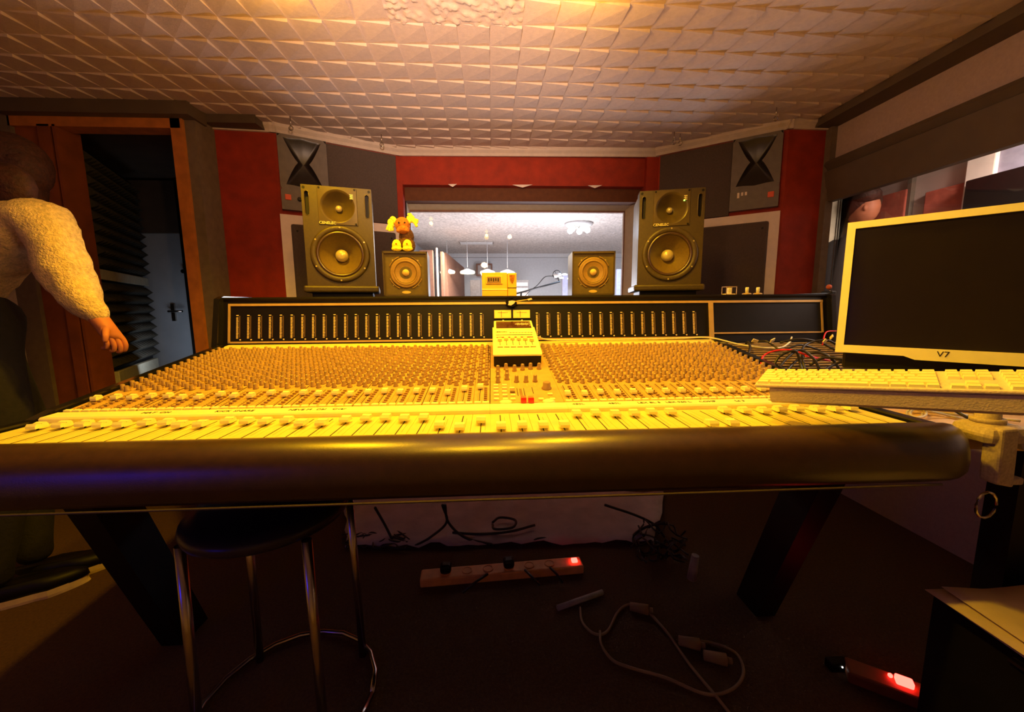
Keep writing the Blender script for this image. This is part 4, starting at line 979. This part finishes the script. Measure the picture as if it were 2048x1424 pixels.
kw = -.82; kp = Vector((.594, .832, .919)); 
kt_ = thing('computer_keyboard', 'white full-size computer keyboard glowing yellow under the lamp, on the grey tray', 'keyboard', kp, 0); kt_.rotation_mode = 'XYZ'
Mk = Matrix.Rotation(kw, 4, 'Z') @ Matrix.Rotation(-.1065, 4, 'Y') @ Matrix.Rotation(.1425, 4, 'X'); kt_.rotation_euler = Mk.to_euler('XYZ')
b = MB(); b.rbox(0, .445, 0, .122, -.008, 0.0, .003); b.build('keyboard_case', 'tray', kt_, local=True)
ks = {}
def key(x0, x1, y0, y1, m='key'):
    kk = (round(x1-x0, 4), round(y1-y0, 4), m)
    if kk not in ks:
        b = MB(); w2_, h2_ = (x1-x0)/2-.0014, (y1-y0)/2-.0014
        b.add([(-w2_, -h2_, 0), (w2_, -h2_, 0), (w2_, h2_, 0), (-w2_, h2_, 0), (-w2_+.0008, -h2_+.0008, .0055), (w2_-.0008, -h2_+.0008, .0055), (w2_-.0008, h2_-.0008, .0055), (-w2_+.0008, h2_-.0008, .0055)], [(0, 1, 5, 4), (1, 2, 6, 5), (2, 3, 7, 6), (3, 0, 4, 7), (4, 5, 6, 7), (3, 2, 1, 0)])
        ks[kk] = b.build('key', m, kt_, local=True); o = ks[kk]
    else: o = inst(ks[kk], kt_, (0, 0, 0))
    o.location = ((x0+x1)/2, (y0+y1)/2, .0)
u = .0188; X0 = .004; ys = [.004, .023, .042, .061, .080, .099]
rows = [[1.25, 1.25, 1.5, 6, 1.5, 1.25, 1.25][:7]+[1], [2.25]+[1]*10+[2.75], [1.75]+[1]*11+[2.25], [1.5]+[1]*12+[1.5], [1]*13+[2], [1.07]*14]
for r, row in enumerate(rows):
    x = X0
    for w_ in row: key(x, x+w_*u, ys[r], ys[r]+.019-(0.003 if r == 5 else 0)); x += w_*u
for r, row in enumerate(([0, 1, 2], [1], [], [0, 1, 2], [0, 1, 2], [0, 1, 2])):
    for c in row: key(.296+c*u, .296+(c+1)*u, ys[r], ys[r]+.019-(0.003 if r == 5 else 0))
for r in range(6):
    for c in range(4): key(.362+c*u, .362+(c+1)*u, ys[r], ys[r]+.019-(0.003 if r == 5 else 0))
b = MB(); b.rbox(-.012, .009, -.012, -.004, .03, .09, .002)
ty = thing('keyboard_tray', 'thick grey keyboard tray with chamfered front carrying the white keyboard', 'tray', kp, 0); ty.rotation_euler = kt_.rotation_euler
b = MB(); b.extr([(.004, -.0095), (.004, -.038), (.02, -.048), (.112, -.048), (.112, -.0095)], .028, .62); b.build('tray_board', 'tray', ty, local=True)
# pivot arm with clamp
ar = thing('tray_arm', 'grey metal swivel arm and clamp lever under the keyboard tray at the desk edge', 'arm', (1.075, .78, .80))
b = MB(); b.cyl((1.075, .76, .80), (1.075, .76, .885), .021, .019, 20); b.cyl((1.075, .76, .842), (1.075, .76, .852), .027, None, 20); b.build('pivot_post', 'arm_grey', ar)
b = MB(); b.rbox(1.033, 1.125, .715, .80, .80, .842, .018); b.build('knuckle', 'arm_grey', ar)
b = MB(); b.add([(1.046, .712, .840), (1.085, .712, .842), (1.085, .745, .842), (1.046, .745, .84), (1.052, .712, .72), (1.092, .712, .712), (1.092, .745, .712), (1.052, .745, .72)], [(0, 1, 2, 3), (4, 5, 6, 7), (0, 1, 5, 4), (1, 2, 6, 5), (2, 3, 7, 6), (3, 0, 4, 7)]); b.build('clamp_lever', 'arm_grey', ar, bevel=.005)
b = MB(); b.rbox(1.085, 1.118, .715, .75, .716, .732, .004); b.build('lever_foot', 'arm_grey', ar)
b = MB(); b.tube([(1.075+.024*math.cos(t*.523), .74, .66+.030*math.sin(t*.523)) for t in range(13)], .003, 6, sub=1); b.build('wire_ring', 'chrome', ar)
tag(MB().rbox(1.118, 1.40, .715, .755, .785, .835, .014).build('desk_edge_block', 'shelf_cream'), 'pale rounded wooden block on the desk edge right of the clamp lever', 'block')

# ---- cables
Z = .806
dp = lambda x, y, z=Z: at(x, y, Z=z)
pts = []
for k in range(17): a = k*.75; c = dp(1828+18*math.cos(a)+k*.8, 826+9*math.sin(a), Z+.001*k); pts.append(c)
cable('coiled_cable', pts+[dp(1900, 832), dp(1960, 846), dp(2000, 852)], .0028, 'cable_white', 'pale coiled cable lying on the side desk under the tray', n=6)
cable('desk_cable', [dp(1840, 800, .83), dp(1890, 812, .825), dp(1940, 838), dp(1975, 855)], .004, 'cable_black', 'dark cable sloping down from the tray to the desk edge')
cable('patch_cable', [dp(1740, 800, .82), dp(1850, 822, .81), dp(1960, 834, .806), dp(2040, 842, .806)], .0035, 'cable_white', 'straight pale cable crossing the side desk')
sp = lambda x, y, h=.012: (lambda d: CAM+d*((.815-1.10*.19+h-CAM.z)/(d.z-.19*d.y)))(ray(x, y))
cabs = [
 ('cable_red', [(1522, 740, .01), (1525, 715, .03), (1545, 703, .05), (1580, 700, .06), (1620, 712, .05), (1660, 722, .03)], 'red cable arching over the patch bay at its left', .0035),
 ('cable_red', [(1610, 712, .05), (1640, 718, .04), (1668, 716, .03)], 'short red cable end near the monitor corner', .0030),
 ('cable_red', [(1645, 690, .05), (1652, 665, .08), (1672, 662, .08)], 'thin red cable rising behind the monitor corner', .0028),
 ('cable_black', [(1490, 690, .01), (1496, 684, .03), (1500, 695, .03), (1493, 715, .01)], 'black cable looped over the first slats of the patch bay', .0045),
 ('cable_black', [(1500, 686, .02), (1530, 682, .05), (1545, 690, .04), (1565, 700, .03), (1600, 690, .05), (1640, 700, .03)], 'black cable with taped tag crossing the patch bay', .0040),
 ('cable_black', [(1545, 735, .01), (1560, 712, .05), (1590, 702, .07), (1600, 725, .03), (1603, 740, .01)], 'black cable making a tall loop before the red cable', .0045),
 ('cable_black', [(1550, 745, .01), (1575, 715, .05), (1600, 700, .07), (1625, 715, .05), (1640, 740, .01)], 'black cable making a second loop behind the first', .0045),
 ('cable_black', [(1570, 745, .01), (1595, 720, .03), (1630, 705, .06), (1660, 715, .05), (1680, 740, .01)], 'black cable loop nearest the monitor', .0045),
 ('cable_black', [(1610, 740, .01), (1605, 715, .04), (1610, 690, .05), (1650, 680, .07), (1675, 690, .05)], 'black cable bending up toward the monitor', .0045),
 ('cable_white', [(1590, 700, .03), (1600, 715, .03), (1603, 738, .01)], 'thin grey cable hanging inside the black loops', .0022),
 ('cable_black', [(1560, 685, .04), (1600, 678, .06), (1640, 685, .05), (1670, 700, .03)], 'black cable lying along the foot of the right meter bridge', .0045),
 ('cable_black', [(1620, 730, .02), (1650, 715, .05), (1700, 722, .05), (1760, 735, .03)], 'black cable passing under the monitor', .0050),
 ('cable_black', [(1640, 745, .01), (1680, 725, .04), (1720, 730, .04), (1800, 738, .03)], 'black cable second from the front under the monitor', .0050),
]
for m_, pts, lb, r_ in cabs: cable('patch_cable', [sp(x, y, h) for x, y, h in pts], r_, m_, lb)
for k, (x, y, h, lb) in enumerate(((1510, 682, .045, 'pale tape tag on the left black cable of the patch bay'), (1545, 681, .06, 'pale tape tag, second from the left on the patch bay cables'), (1650, 682, .08, 'tilted yellow-white tape tag just left of the monitor frame'), (1663, 674, .085, 'upper yellow-white tape tag touching the monitor frame'))):
    c = sp(x, y, h); b = MB(); b.T = Matrix.Translation(c) @ Euler((.5, .3*(-1)**k, .3*k)).to_matrix().to_4x4(); b.rbox(-.012, .012, -.002, .002, -.008, .008, .001); tag(b.build('tape_tag', 'tape'), lb, 'tag')
# small gooseneck with red tip at the right end of the bridge
gn = thing('gooseneck_lamp', 'thin bent lamp stalk with dark red head at the right end of the bridge', 'lamp', (1.575, 1.80, 1.145))
a = lambda x, y: at(x, y, Y=1.74)
b = MB(); b.tube([a(1672, 655), a(1668, 620), a(1662, 590), a(1659, 580)], .0025, 6); b.build('stalk', 'chrome', gn)
b = MB(); b.sphere(a(1658, 574), .012, 12); b.build('lamp_head', 'booth_red', gn)
b = MB(); b.rbox(1.572, 1.60, 1.73, 1.79, 1.10, 1.16, .006); b.build('socket', 'black', gn)

# ================================================================ STOOL, FLOOR THINGS
sx, sy, shz = -.585, .98, .592
st = thing('round_stool', 'round black stool with four chrome legs tucked under the console armrest', 'stool', (sx, sy, 0))
b = MB(); b.lathe([(.175, shz-.03), (.186, shz-.026), (.190, shz-.012), (.186, shz), (.15, shz+.008), (.001, shz+.010)], 48, (sx, sy, 0), caps=True); b.build('seat', 'stool', st)
for k, (dx, dy) in enumerate(((-.135, -.125), (.145, -.12), (.150, .13), (-.15, .13))):
    b = MB(); b.cyl((sx+dx, sy+dy, shz-.03), (sx+dx*1.06, sy+dy*1.06, 0), .0115, None, 14); b.build('leg', 'chrome', st)
b = MB(); b.tube([(sx+.23*math.cos(t*.3142), sy+.225*math.sin(t*.3142), .012) for t in range(21)], .008, 8, sub=1); b.build('foot_ring', 'chrome', st)

# pale sheet on the floor behind the console
b = MB(); nx, ny = 30, 8; random.seed(11); ps = []
q0, q1, q2, q3 = at(690, 1096, Z=.01), at(1310, 1085, Z=.01), at(1330, 985, Z=.01), at(690, 985, Z=.01)
vs = []
for j in range(ny+1):
    for i in range(nx+1):
        s_, t_ = i/nx, j/ny; q = (q0*(1-s_)+q1*s_)*(1-t_)+(q3*(1-s_)+q2*s_)*t_; vs.append((q.x+random.uniform(-.01, .01), q.y+random.uniform(-.01, .01), .012+.02*abs(math.sin(i*.9+j*1.7)*math.cos(i*.35-j))))
b.add(vs, [(j*(nx+1)+i, j*(nx+1)+i+1, (j+1)*(nx+1)+i+1, (j+1)*(nx+1)+i) for j in range(ny) for i in range(nx)], 0, True)
o = b.build('crumpled_sheet', 'pale_cloth'); o.modifiers.new('thick', 'SOLIDIFY').thickness = .003; tag(o, 'crumpled pale sheet on the floor behind the console under hanging cables', 'sheet')
F = lambda x, y, z=.008: at(x, y, Z=z)
hang = [
 ([(885, 1010, .25), (893, 1045, .12), (860, 1075, .03), (830, 1092, .01)], 'black cable hanging to the floor, left fork of the thick pair'),
 ([(890, 1010, .25), (897, 1045, .12), (930, 1075, .03), (985, 1090, .01)], 'black cable hanging to the floor, right fork of the thick pair'),
 ([(905, 1065, .03), (960, 1068, .03), (1020, 1063, .03), (1070, 1050, .04)], 'black cable curving across the pale sheet'),
 ([(750, 1015, .2), (770, 1050, .08), (785, 1080, .01)], 'black cable dropping at the left end of the pale sheet'),
 ([(985, 1045, .05), (1000, 1035, .05), (1030, 1040, .05), (1025, 1055, .05), (990, 1058, .05), (985, 1048, .05)], 'small loop of black cable on the pale sheet'),
 ([(1060, 1088, .01), (1075, 1078, .02), (1095, 1078, .02), (1105, 1090, .01)], 'short arched cable at the front edge of the pale sheet'),
 ([(1210, 1010, .2), (1270, 1030, .12), (1310, 1050, .05), (1330, 1075, .01)], 'black cable hanging at the right end of the pale sheet'),
 ([(1330, 1045, .1), (1290, 1055, .05), (1265, 1075, .02), (1280, 1100, .01)], 'black cable bending left beside the right cable bundle'),
]
for pts, lb in hang: cable('floor_cable', [F(x, y, z) for x, y, z in pts], .006, 'cable_black', lb)
b = MB(); random.seed(4)
for k in range(9):
    y0 = 1070+random.uniform(-6, 22); pts = [F(690+i*16+random.uniform(-8, 8), y0+random.uniform(-9, 9), .012+.01*random.random()) for i in range(9)]; b.tube(pts, .004, 5, sub=3)
tag(b.build('cable_tangle', 'cable_black'), 'tangle of thin black cables on the floor left of the pale sheet', 'cables', None, 'stuff')
b = MB()
for k in range(10):
    y0 = 1080+random.uniform(-30, 30); pts = [F(1270+i*14+random.uniform(-9, 9), y0+random.uniform(-18, 18), .015+.08*random.random()) for i in range(8)]; b.tube(pts, .004, 5, sub=3)
tag(b.build('cable_tangle', 'cable_black'), 'tangle of dark cables right of the pale sheet under the console', 'cables', None, 'stuff')
# power strip
a, c = F(840, 1177, 0), F(1168, 1148, 0); d = (c-a); L = d.length; rz = math.atan2(d.y, d.x)
pst = thing('power_strip', 'long orange-brown power strip lying on the floor with a glowing red switch', 'power strip', a, rz)
b = MB(); b.rbox(0, L, 0, .065, 0, .036, .006); b.build('housing', 'strip_orange', pst, local=True)
for k in range(6): b = MB(); b.lathe([(.021, .036), (.021, .040), (.017, .040), (.016, .037)], 20, (.10+.085*k, .032, 0)); b.build('socket', 'strip_orange', pst, local=True)
for k in (0, 3): b = MB(); b.rbox(.078+.085*k, .122+.085*k, .012, .052, .040, .075, .01); b.build('plug', 'black', pst, local=True)
b = MB(); b.rbox(L-.045, L-.02, .022, .042, .036, .048, .003); b.build('switch', 'led_red', pst, local=True)
for k, (pts) in enumerate(([(975, 1148, .04), (950, 1165, .04), (925, 1185, .01)], [(1050, 1140, .04), (1065, 1155, .04), (1080, 1170, .01)], [(1100, 1135, .04), (1115, 1150, .04), (1125, 1165, .01)])):
    cable('mains_cable', [F(*q) for q in pts], .005, 'cable_black', 'black mains cable lying over the power strip, %s' % ('left', 'middle', 'right')[k] + ' of three')
# pale cables on the floor
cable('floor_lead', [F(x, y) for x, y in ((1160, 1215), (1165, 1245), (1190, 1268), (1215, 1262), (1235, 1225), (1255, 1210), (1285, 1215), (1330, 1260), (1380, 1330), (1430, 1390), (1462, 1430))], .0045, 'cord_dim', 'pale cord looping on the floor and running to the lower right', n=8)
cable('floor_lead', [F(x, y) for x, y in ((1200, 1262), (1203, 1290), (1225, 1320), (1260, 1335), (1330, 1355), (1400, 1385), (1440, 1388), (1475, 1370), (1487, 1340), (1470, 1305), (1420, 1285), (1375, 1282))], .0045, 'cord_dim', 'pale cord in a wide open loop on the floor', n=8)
def plug(x, y, lb, r=.018):
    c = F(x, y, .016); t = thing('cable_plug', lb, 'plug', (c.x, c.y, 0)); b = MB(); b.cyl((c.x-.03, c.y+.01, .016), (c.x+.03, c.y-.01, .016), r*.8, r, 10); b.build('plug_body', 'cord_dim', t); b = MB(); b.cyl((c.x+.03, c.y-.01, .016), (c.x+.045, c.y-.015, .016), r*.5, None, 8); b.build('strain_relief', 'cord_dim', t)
plug(1278, 1216, 'pale plug at the top of the looping floor cord'); plug(1378, 1285, 'pale plug at the end of the open cord loop'); plug(1430, 1315, 'pale plug lying inside the open cord loop')
a, c = F(1115, 1222, 0), F(1205, 1190, 0); tag(MB().cyl((a.x, a.y, .012), (c.x, c.y, .012), .010, None, 10).build('grey_tube', 'lr_grey'), 'short dark grey tube on the floor above the looping cord', 'tube')
a = F(1385, 1125, .1); tag(MB().cyl((a.x, a.y, .03), (a.x+.01, a.y, .13), .018, .014, 12).build('dim_bottle', 'lr_grey'), 'dim upright grey canister on the floor right of the power strip', 'canister')
# second red-lit strip lower right
a = F(1800, 1388, 0); ps2 = thing('power_strip', 'dark power strip on the floor at lower right with a bright red switch', 'power strip', (a.x, a.y, 0), -.6)
b = MB(); b.rbox(-.12, .20, -.035, .03, 0, .035, .006); b.build('housing', 'wood_red', ps2, local=True)
b = MB(); b.rbox(-.014, .024, -.012, .012, .034, .052, .004); b.build('switch', 'led_red', ps2, local=True); b = MB(); b.sphere((-.022, .008, .040), .006, 10); b.build('pilot_light', 'led_red', ps2, local=True)
a = F(1685, 1328, .03); tag(MB().rbox(a.x-.03, a.x+.03, a.y, a.y+.03, 0, .028, .004).build('small_adapter', 'black'), 'small black adapter on the floor with a white pinpoint light', 'adapter')
ld = MB(); ld.sphere((a.x, a.y-.001, .02), .0022, 8); o = ld.build('white_light', 'led_white', bpy.data.objects['small_adapter'])
# cabinet with papers at lower right
cb = thing('low_cabinet', 'low black rack cabinet at the lower right corner with papers on top', 'cabinet', (1.25, .55, 0))
b = MB(); b.box(1.005, 1.60, .28, .758, 0, .438); b.build('case', 'black_gloss', cb, bevel=.004)
b = MB(); b.box(.998, 1.004, .30, .62, .405, .411); b.build('edge_rail', 'chrome', cb)
b = MB(); b.box(1.02, 1.55, .294, .30, .05, .40); b.build('front_panel', 'black', cb)
for k, (dx, rz_, lb) in enumerate(((0, .0, 'lowest sheet of paper on the low cabinet, edge showing'), (.008, .04, 'middle sheet of paper on the low cabinet, slightly turned'), (.016, -.03, 'top sheet of paper on the low cabinet, curled at its far corner'))):
    b = MB(); vs = []; n = 10
    for i in range(n+1):
        for j in range(n+1):
            s_, t_ = i/n, j/n; vs.append((s_*.42, t_*.455, .004*k+.006*max(0, .35-s_)*max(0, t_-.5)*8+.0015*math.sin(s_*9+k)))
    b.T = Matrix.Translation((.983+dx, .295, .4405+.001*k)) @ Matrix.Rotation(rz_, 4, 'Z'); b.add(vs, [(i*(n+1)+j, (i+1)*(n+1)+j, (i+1)*(n+1)+j+1, i*(n+1)+j+1) for i in range(n) for j in range(n)], 0, True)
    o = b.build('paper_sheet', 'paper'); o.modifiers.new('t', 'SOLIDIFY').thickness = .0012; tag(o, lb, 'paper', 'papers on the low cabinet')
a = at(2044, 1100, Y=.95); tag(MB().rbox(a.x-.008, a.x+.03, .95, .99, 0.0, a.z+.02, .004).build('rack_unit', 'black'), 'narrow black rack upright with a red light at the right picture edge', 'rack')
ld = MB(); ld.sphere((a.x+.002, .948, a.z), .008, 10); ld.build('red_light', 'led_red', bpy.data.objects['rack_unit'])

# ================================================================ PERSON at the left
PY = 1.58
P_ = lambda x, y, Y=PY: at(x, y, Y=Y)
person = thing('person', 'person in a fluffy cream sweater and dark trousers walking away at the left edge', 'person', (-1.95, PY, 0))
def skin(name, nodes, edges, m, sub=2, extra=None):
    me = bpy.data.meshes.new(name); inv = Vector(person.location)
    me.from_pydata([tuple(Vector(n[0])-inv) for n in nodes], edges, []); me.materials.append(M[m])
    o = bpy.data.objects.new(name, me); COL.objects.link(o); o.parent = person
    md = o.modifiers.new('skin', 'SKIN'); md.use_smooth_shade = True
    if not me.skin_vertices:
        bm = bmesh.new(); bm.from_mesh(me); bm.verts.layers.skin.verify(); bm.to_mesh(me); bm.free()
    for i, n in enumerate(nodes):
        r = n[1]; me.skin_vertices[0].data[i].radius = r if isinstance(r, tuple) else (r, r)
    me.skin_vertices[0].data[0].use_root = True
    s_ = o.modifiers.new('sub', 'SUBSURF'); s_.levels = s_.render_levels = sub
    return o
def chain(k, n): return [(k+i, k+i+1) for i in range(n-1)]
pel = Vector((-2.02, 1.58, 1.0)); neck = P_(14, 368, 1.62); head = P_(46, 346, 1.70)
shR = P_(84, 425, 1.54); elR = P_(136, 560, 1.52); wrR = P_(208, 650, 1.52); haR = P_(222, 668, 1.525)
shL = neck+Vector((-.24, .06, -.13)); elL = shL+Vector((-.10, .04, -.28)); wrL = elL+Vector((-.02, .06, -.22))
chest = (shR+shL)/2+Vector((-.02, 0, -.08)); waist = pel+Vector((-.01, 0, .17))
toe1 = F(180, 1140, .04); an1 = toe1+Vector((-.19, -.14, .05)); toe2 = F(238, 1106, .04); an2 = toe2+Vector((-.20, -.12, .06))
hipR, hipL = pel+Vector((.14, -.06, -.06)), pel+Vector((-.06, .10, -.06))
kn1 = (hipR+an1)/2+Vector((.05, .03, .02)); kn2 = (hipL+an2)/2+Vector((.06, .03, .02))
# body: torso, head, arm, hand with five fingers
nd = [(waist+Vector((0, 0, .16)), (.08, .06)), (waist+Vector((0, 0, .22)), (.10, .08)), (chest, (.12, .09)), (neck, .055), (head+Vector((0, 0, -.06)), .065), (head+Vector((.012, .01, .0)), (.085, .078)), (head+Vector((.0, 0, .075)), .07),
      (shR, .058), (elR, .044), (wrR, .028), (haR, (.036, .018))]
ed = [(0, 1), (1, 2), (2, 3), (3, 4), (4, 5), (5, 6), (2, 7), (7, 8), (8, 9), (9, 10)]
base = len(nd); dn = (haR-wrR).normalized(); sd = Vector((.5, .6, -.1)).normalized()
for k in range(4):
    o0 = haR+sd*(.024-.016*k)+dn*.015; L_ = (.060, .068, .064, .050)[k]; nd += [(o0, .0095), (o0+dn*L_*.45+Vector((-.006, 0, -.004)), .009), (o0+dn*L_*.8+Vector((-.022, 0, -.006)), .008), (o0+dn*L_*.9+Vector((-.04, 0, .0)), .007)]
    ed += [(10, base)]+chain(base, 4); base += 4
o0 = wrR+dn*.02+Vector((.012, -.02, 0)); nd += [(o0, .012), (o0+Vector((.014, -.018, -.022)), .010), (o0+Vector((.008, -.018, -.045)), .0085)]; ed += [(10, base)]+chain(base, 3)
skin('body', nd, ed, 'skin')
# sweater
nd = [(pel+Vector((0, 0, .11)), (.150, .125)), (waist+Vector((0, 0, .08)), (.15, .13)), (chest+Vector((0, 0, -.02)), (.205, .15)), ((chest+neck)/2+Vector((0, 0, .06)), (.12, .10)), (neck+Vector((.01, 0, -.02)), .098),
      (shR, .090), ((shR*.5+elR*.5)+Vector((.01, 0, .0)), .085), (elR, .078), ((elR+wrR)/2, .060), (wrR+Vector((-.004, 0, -.0)), .036),
      (shL, .095), (elL, .075), (wrL, .05)]
ed = [(0, 1), (1, 2), (2, 3), (3, 4), (2, 5), (5, 6), (6, 7), (7, 8), (8, 9), (2, 10), (10, 11), (11, 12)]
sw = skin('sweater', nd, ed, 'sweater', 3)
tx = bpy.data.textures.new('wool', 'CLOUDS'); tx.noise_scale = .07
dm = sw.modifiers.new('folds', 'DISPLACE'); dm.texture = tx; dm.strength = .03; dm.texture_coords = 'LOCAL'
nd = [(pel+Vector((0, 0, .19)), (.140, .115)), (pel+Vector((0, 0, -.06)), (.165, .13)), (hipR, .10), (kn1, .072), (an1+Vector((0, 0, .05)), .052), (an1+Vector((.0, 0, -.01)), .056), (hipL, .10), (kn2, .072), (an2+Vector((0, 0, .05)), .052), (an2+Vector((0, 0, -.01)), .056)]
skin('trousers', nd, [(0, 1), (1, 2), (2, 3), (3, 4), (4, 5), (1, 6), (6, 7), (7, 8), (8, 9)], 'trousers', 2)
b = MB(); b.sphere(head+Vector((-.025, -.01, .025)), .115, 20, sc=(1.02, .95, 1.05)); b.sphere(head+Vector((-.03, -.03, -.06)), .105, 16, sc=(1.05, .95, 1.25)); b.sphere(head+Vector((.02, -.02, .0)), .088, 16, sc=(.95, .95, 1.1)); b.sphere(head+Vector((-.06, -.05, -.12)), .10, 16, sc=(1.1, .8, 1.1)); b.sphere(P_(14, 372, 1.53), .080, 16, sc=(1.1, .7, 1.0)); b.build('hair', 'hair', person)
b = MB(); fd = Vector((-.6, .8, 0)); fc = head+Vector((.01, .005, -.005)); side = Vector((-.8, -.6, 0))
b.sphere(fc+fd*.088+Vector((0, 0, -.01)), .014, 10, sc=(1.1, 1, 1.7)); b.sphere(fc+fd*.080+Vector((0, 0, -.05)), .016, 10, sc=(.7, 1.5, .45)); b.build('nose_and_lips', 'skin', person)
for s_ in (-1, 1): b = MB(); b.sphere(fc+fd*.074+side*(s_*.030)+Vector((0, 0, .018)), .011, 10); b.build('eye', 'white_frame', person)
for k, (toe, an) in enumerate(((toe1, an1), (toe2, an2))):
    d = (toe-an); d.z = 0; d.normalize(); s2 = Vector((-d.y, d.x, 0)); hl = toe-d*.285
    def outl(sc, z): 
        o_ = []
        for i in range(24):
            t = 2*math.pi*i/24; c, s_ = math.cos(t), math.sin(t); w_ = (.048 if c > 0 else .038)*sc; o_.append((hl+d*(.1425+.1425*c*(1 if sc == 1 else .97)))+s2*(w_*s_*(1.15-.15*abs(c)))); o_[-1].z = z
        return o_
    b = MB(); rr = [outl(1, .001), outl(1.04, .012), outl(1.02, .032)]; vs = [v for r_ in rr for v in r_]; fs = [(j*24+i, j*24+(i+1) % 24, (j+1)*24+(i+1) % 24, (j+1)*24+i) for j in range(2) for i in range(24)]+[tuple(range(24)), tuple(range(48, 72))]
    b.add(vs, fs); sh = b.build('shoe_sole', 'sole', person)
    b = MB(); rr = [outl(1, .030), outl(.98, .055), outl(.75, .085)]; vs = [v for r_ in rr for v in r_]; 
    for i, v in enumerate(vs[48:]): vs[48+i] = v-d*.03+Vector((0, 0, -.02*max(0, (v-hl).dot(d)-.12)*5))
    b.add(vs, [(j*24+i, j*24+(i+1) % 24, (j+1)*24+(i+1) % 24, (j+1)*24+i) for j in range(2) for i in range(24)]+[tuple(range(24)), tuple(range(48, 72))], 0, True); b.build('shoe_upper', 'black', person)
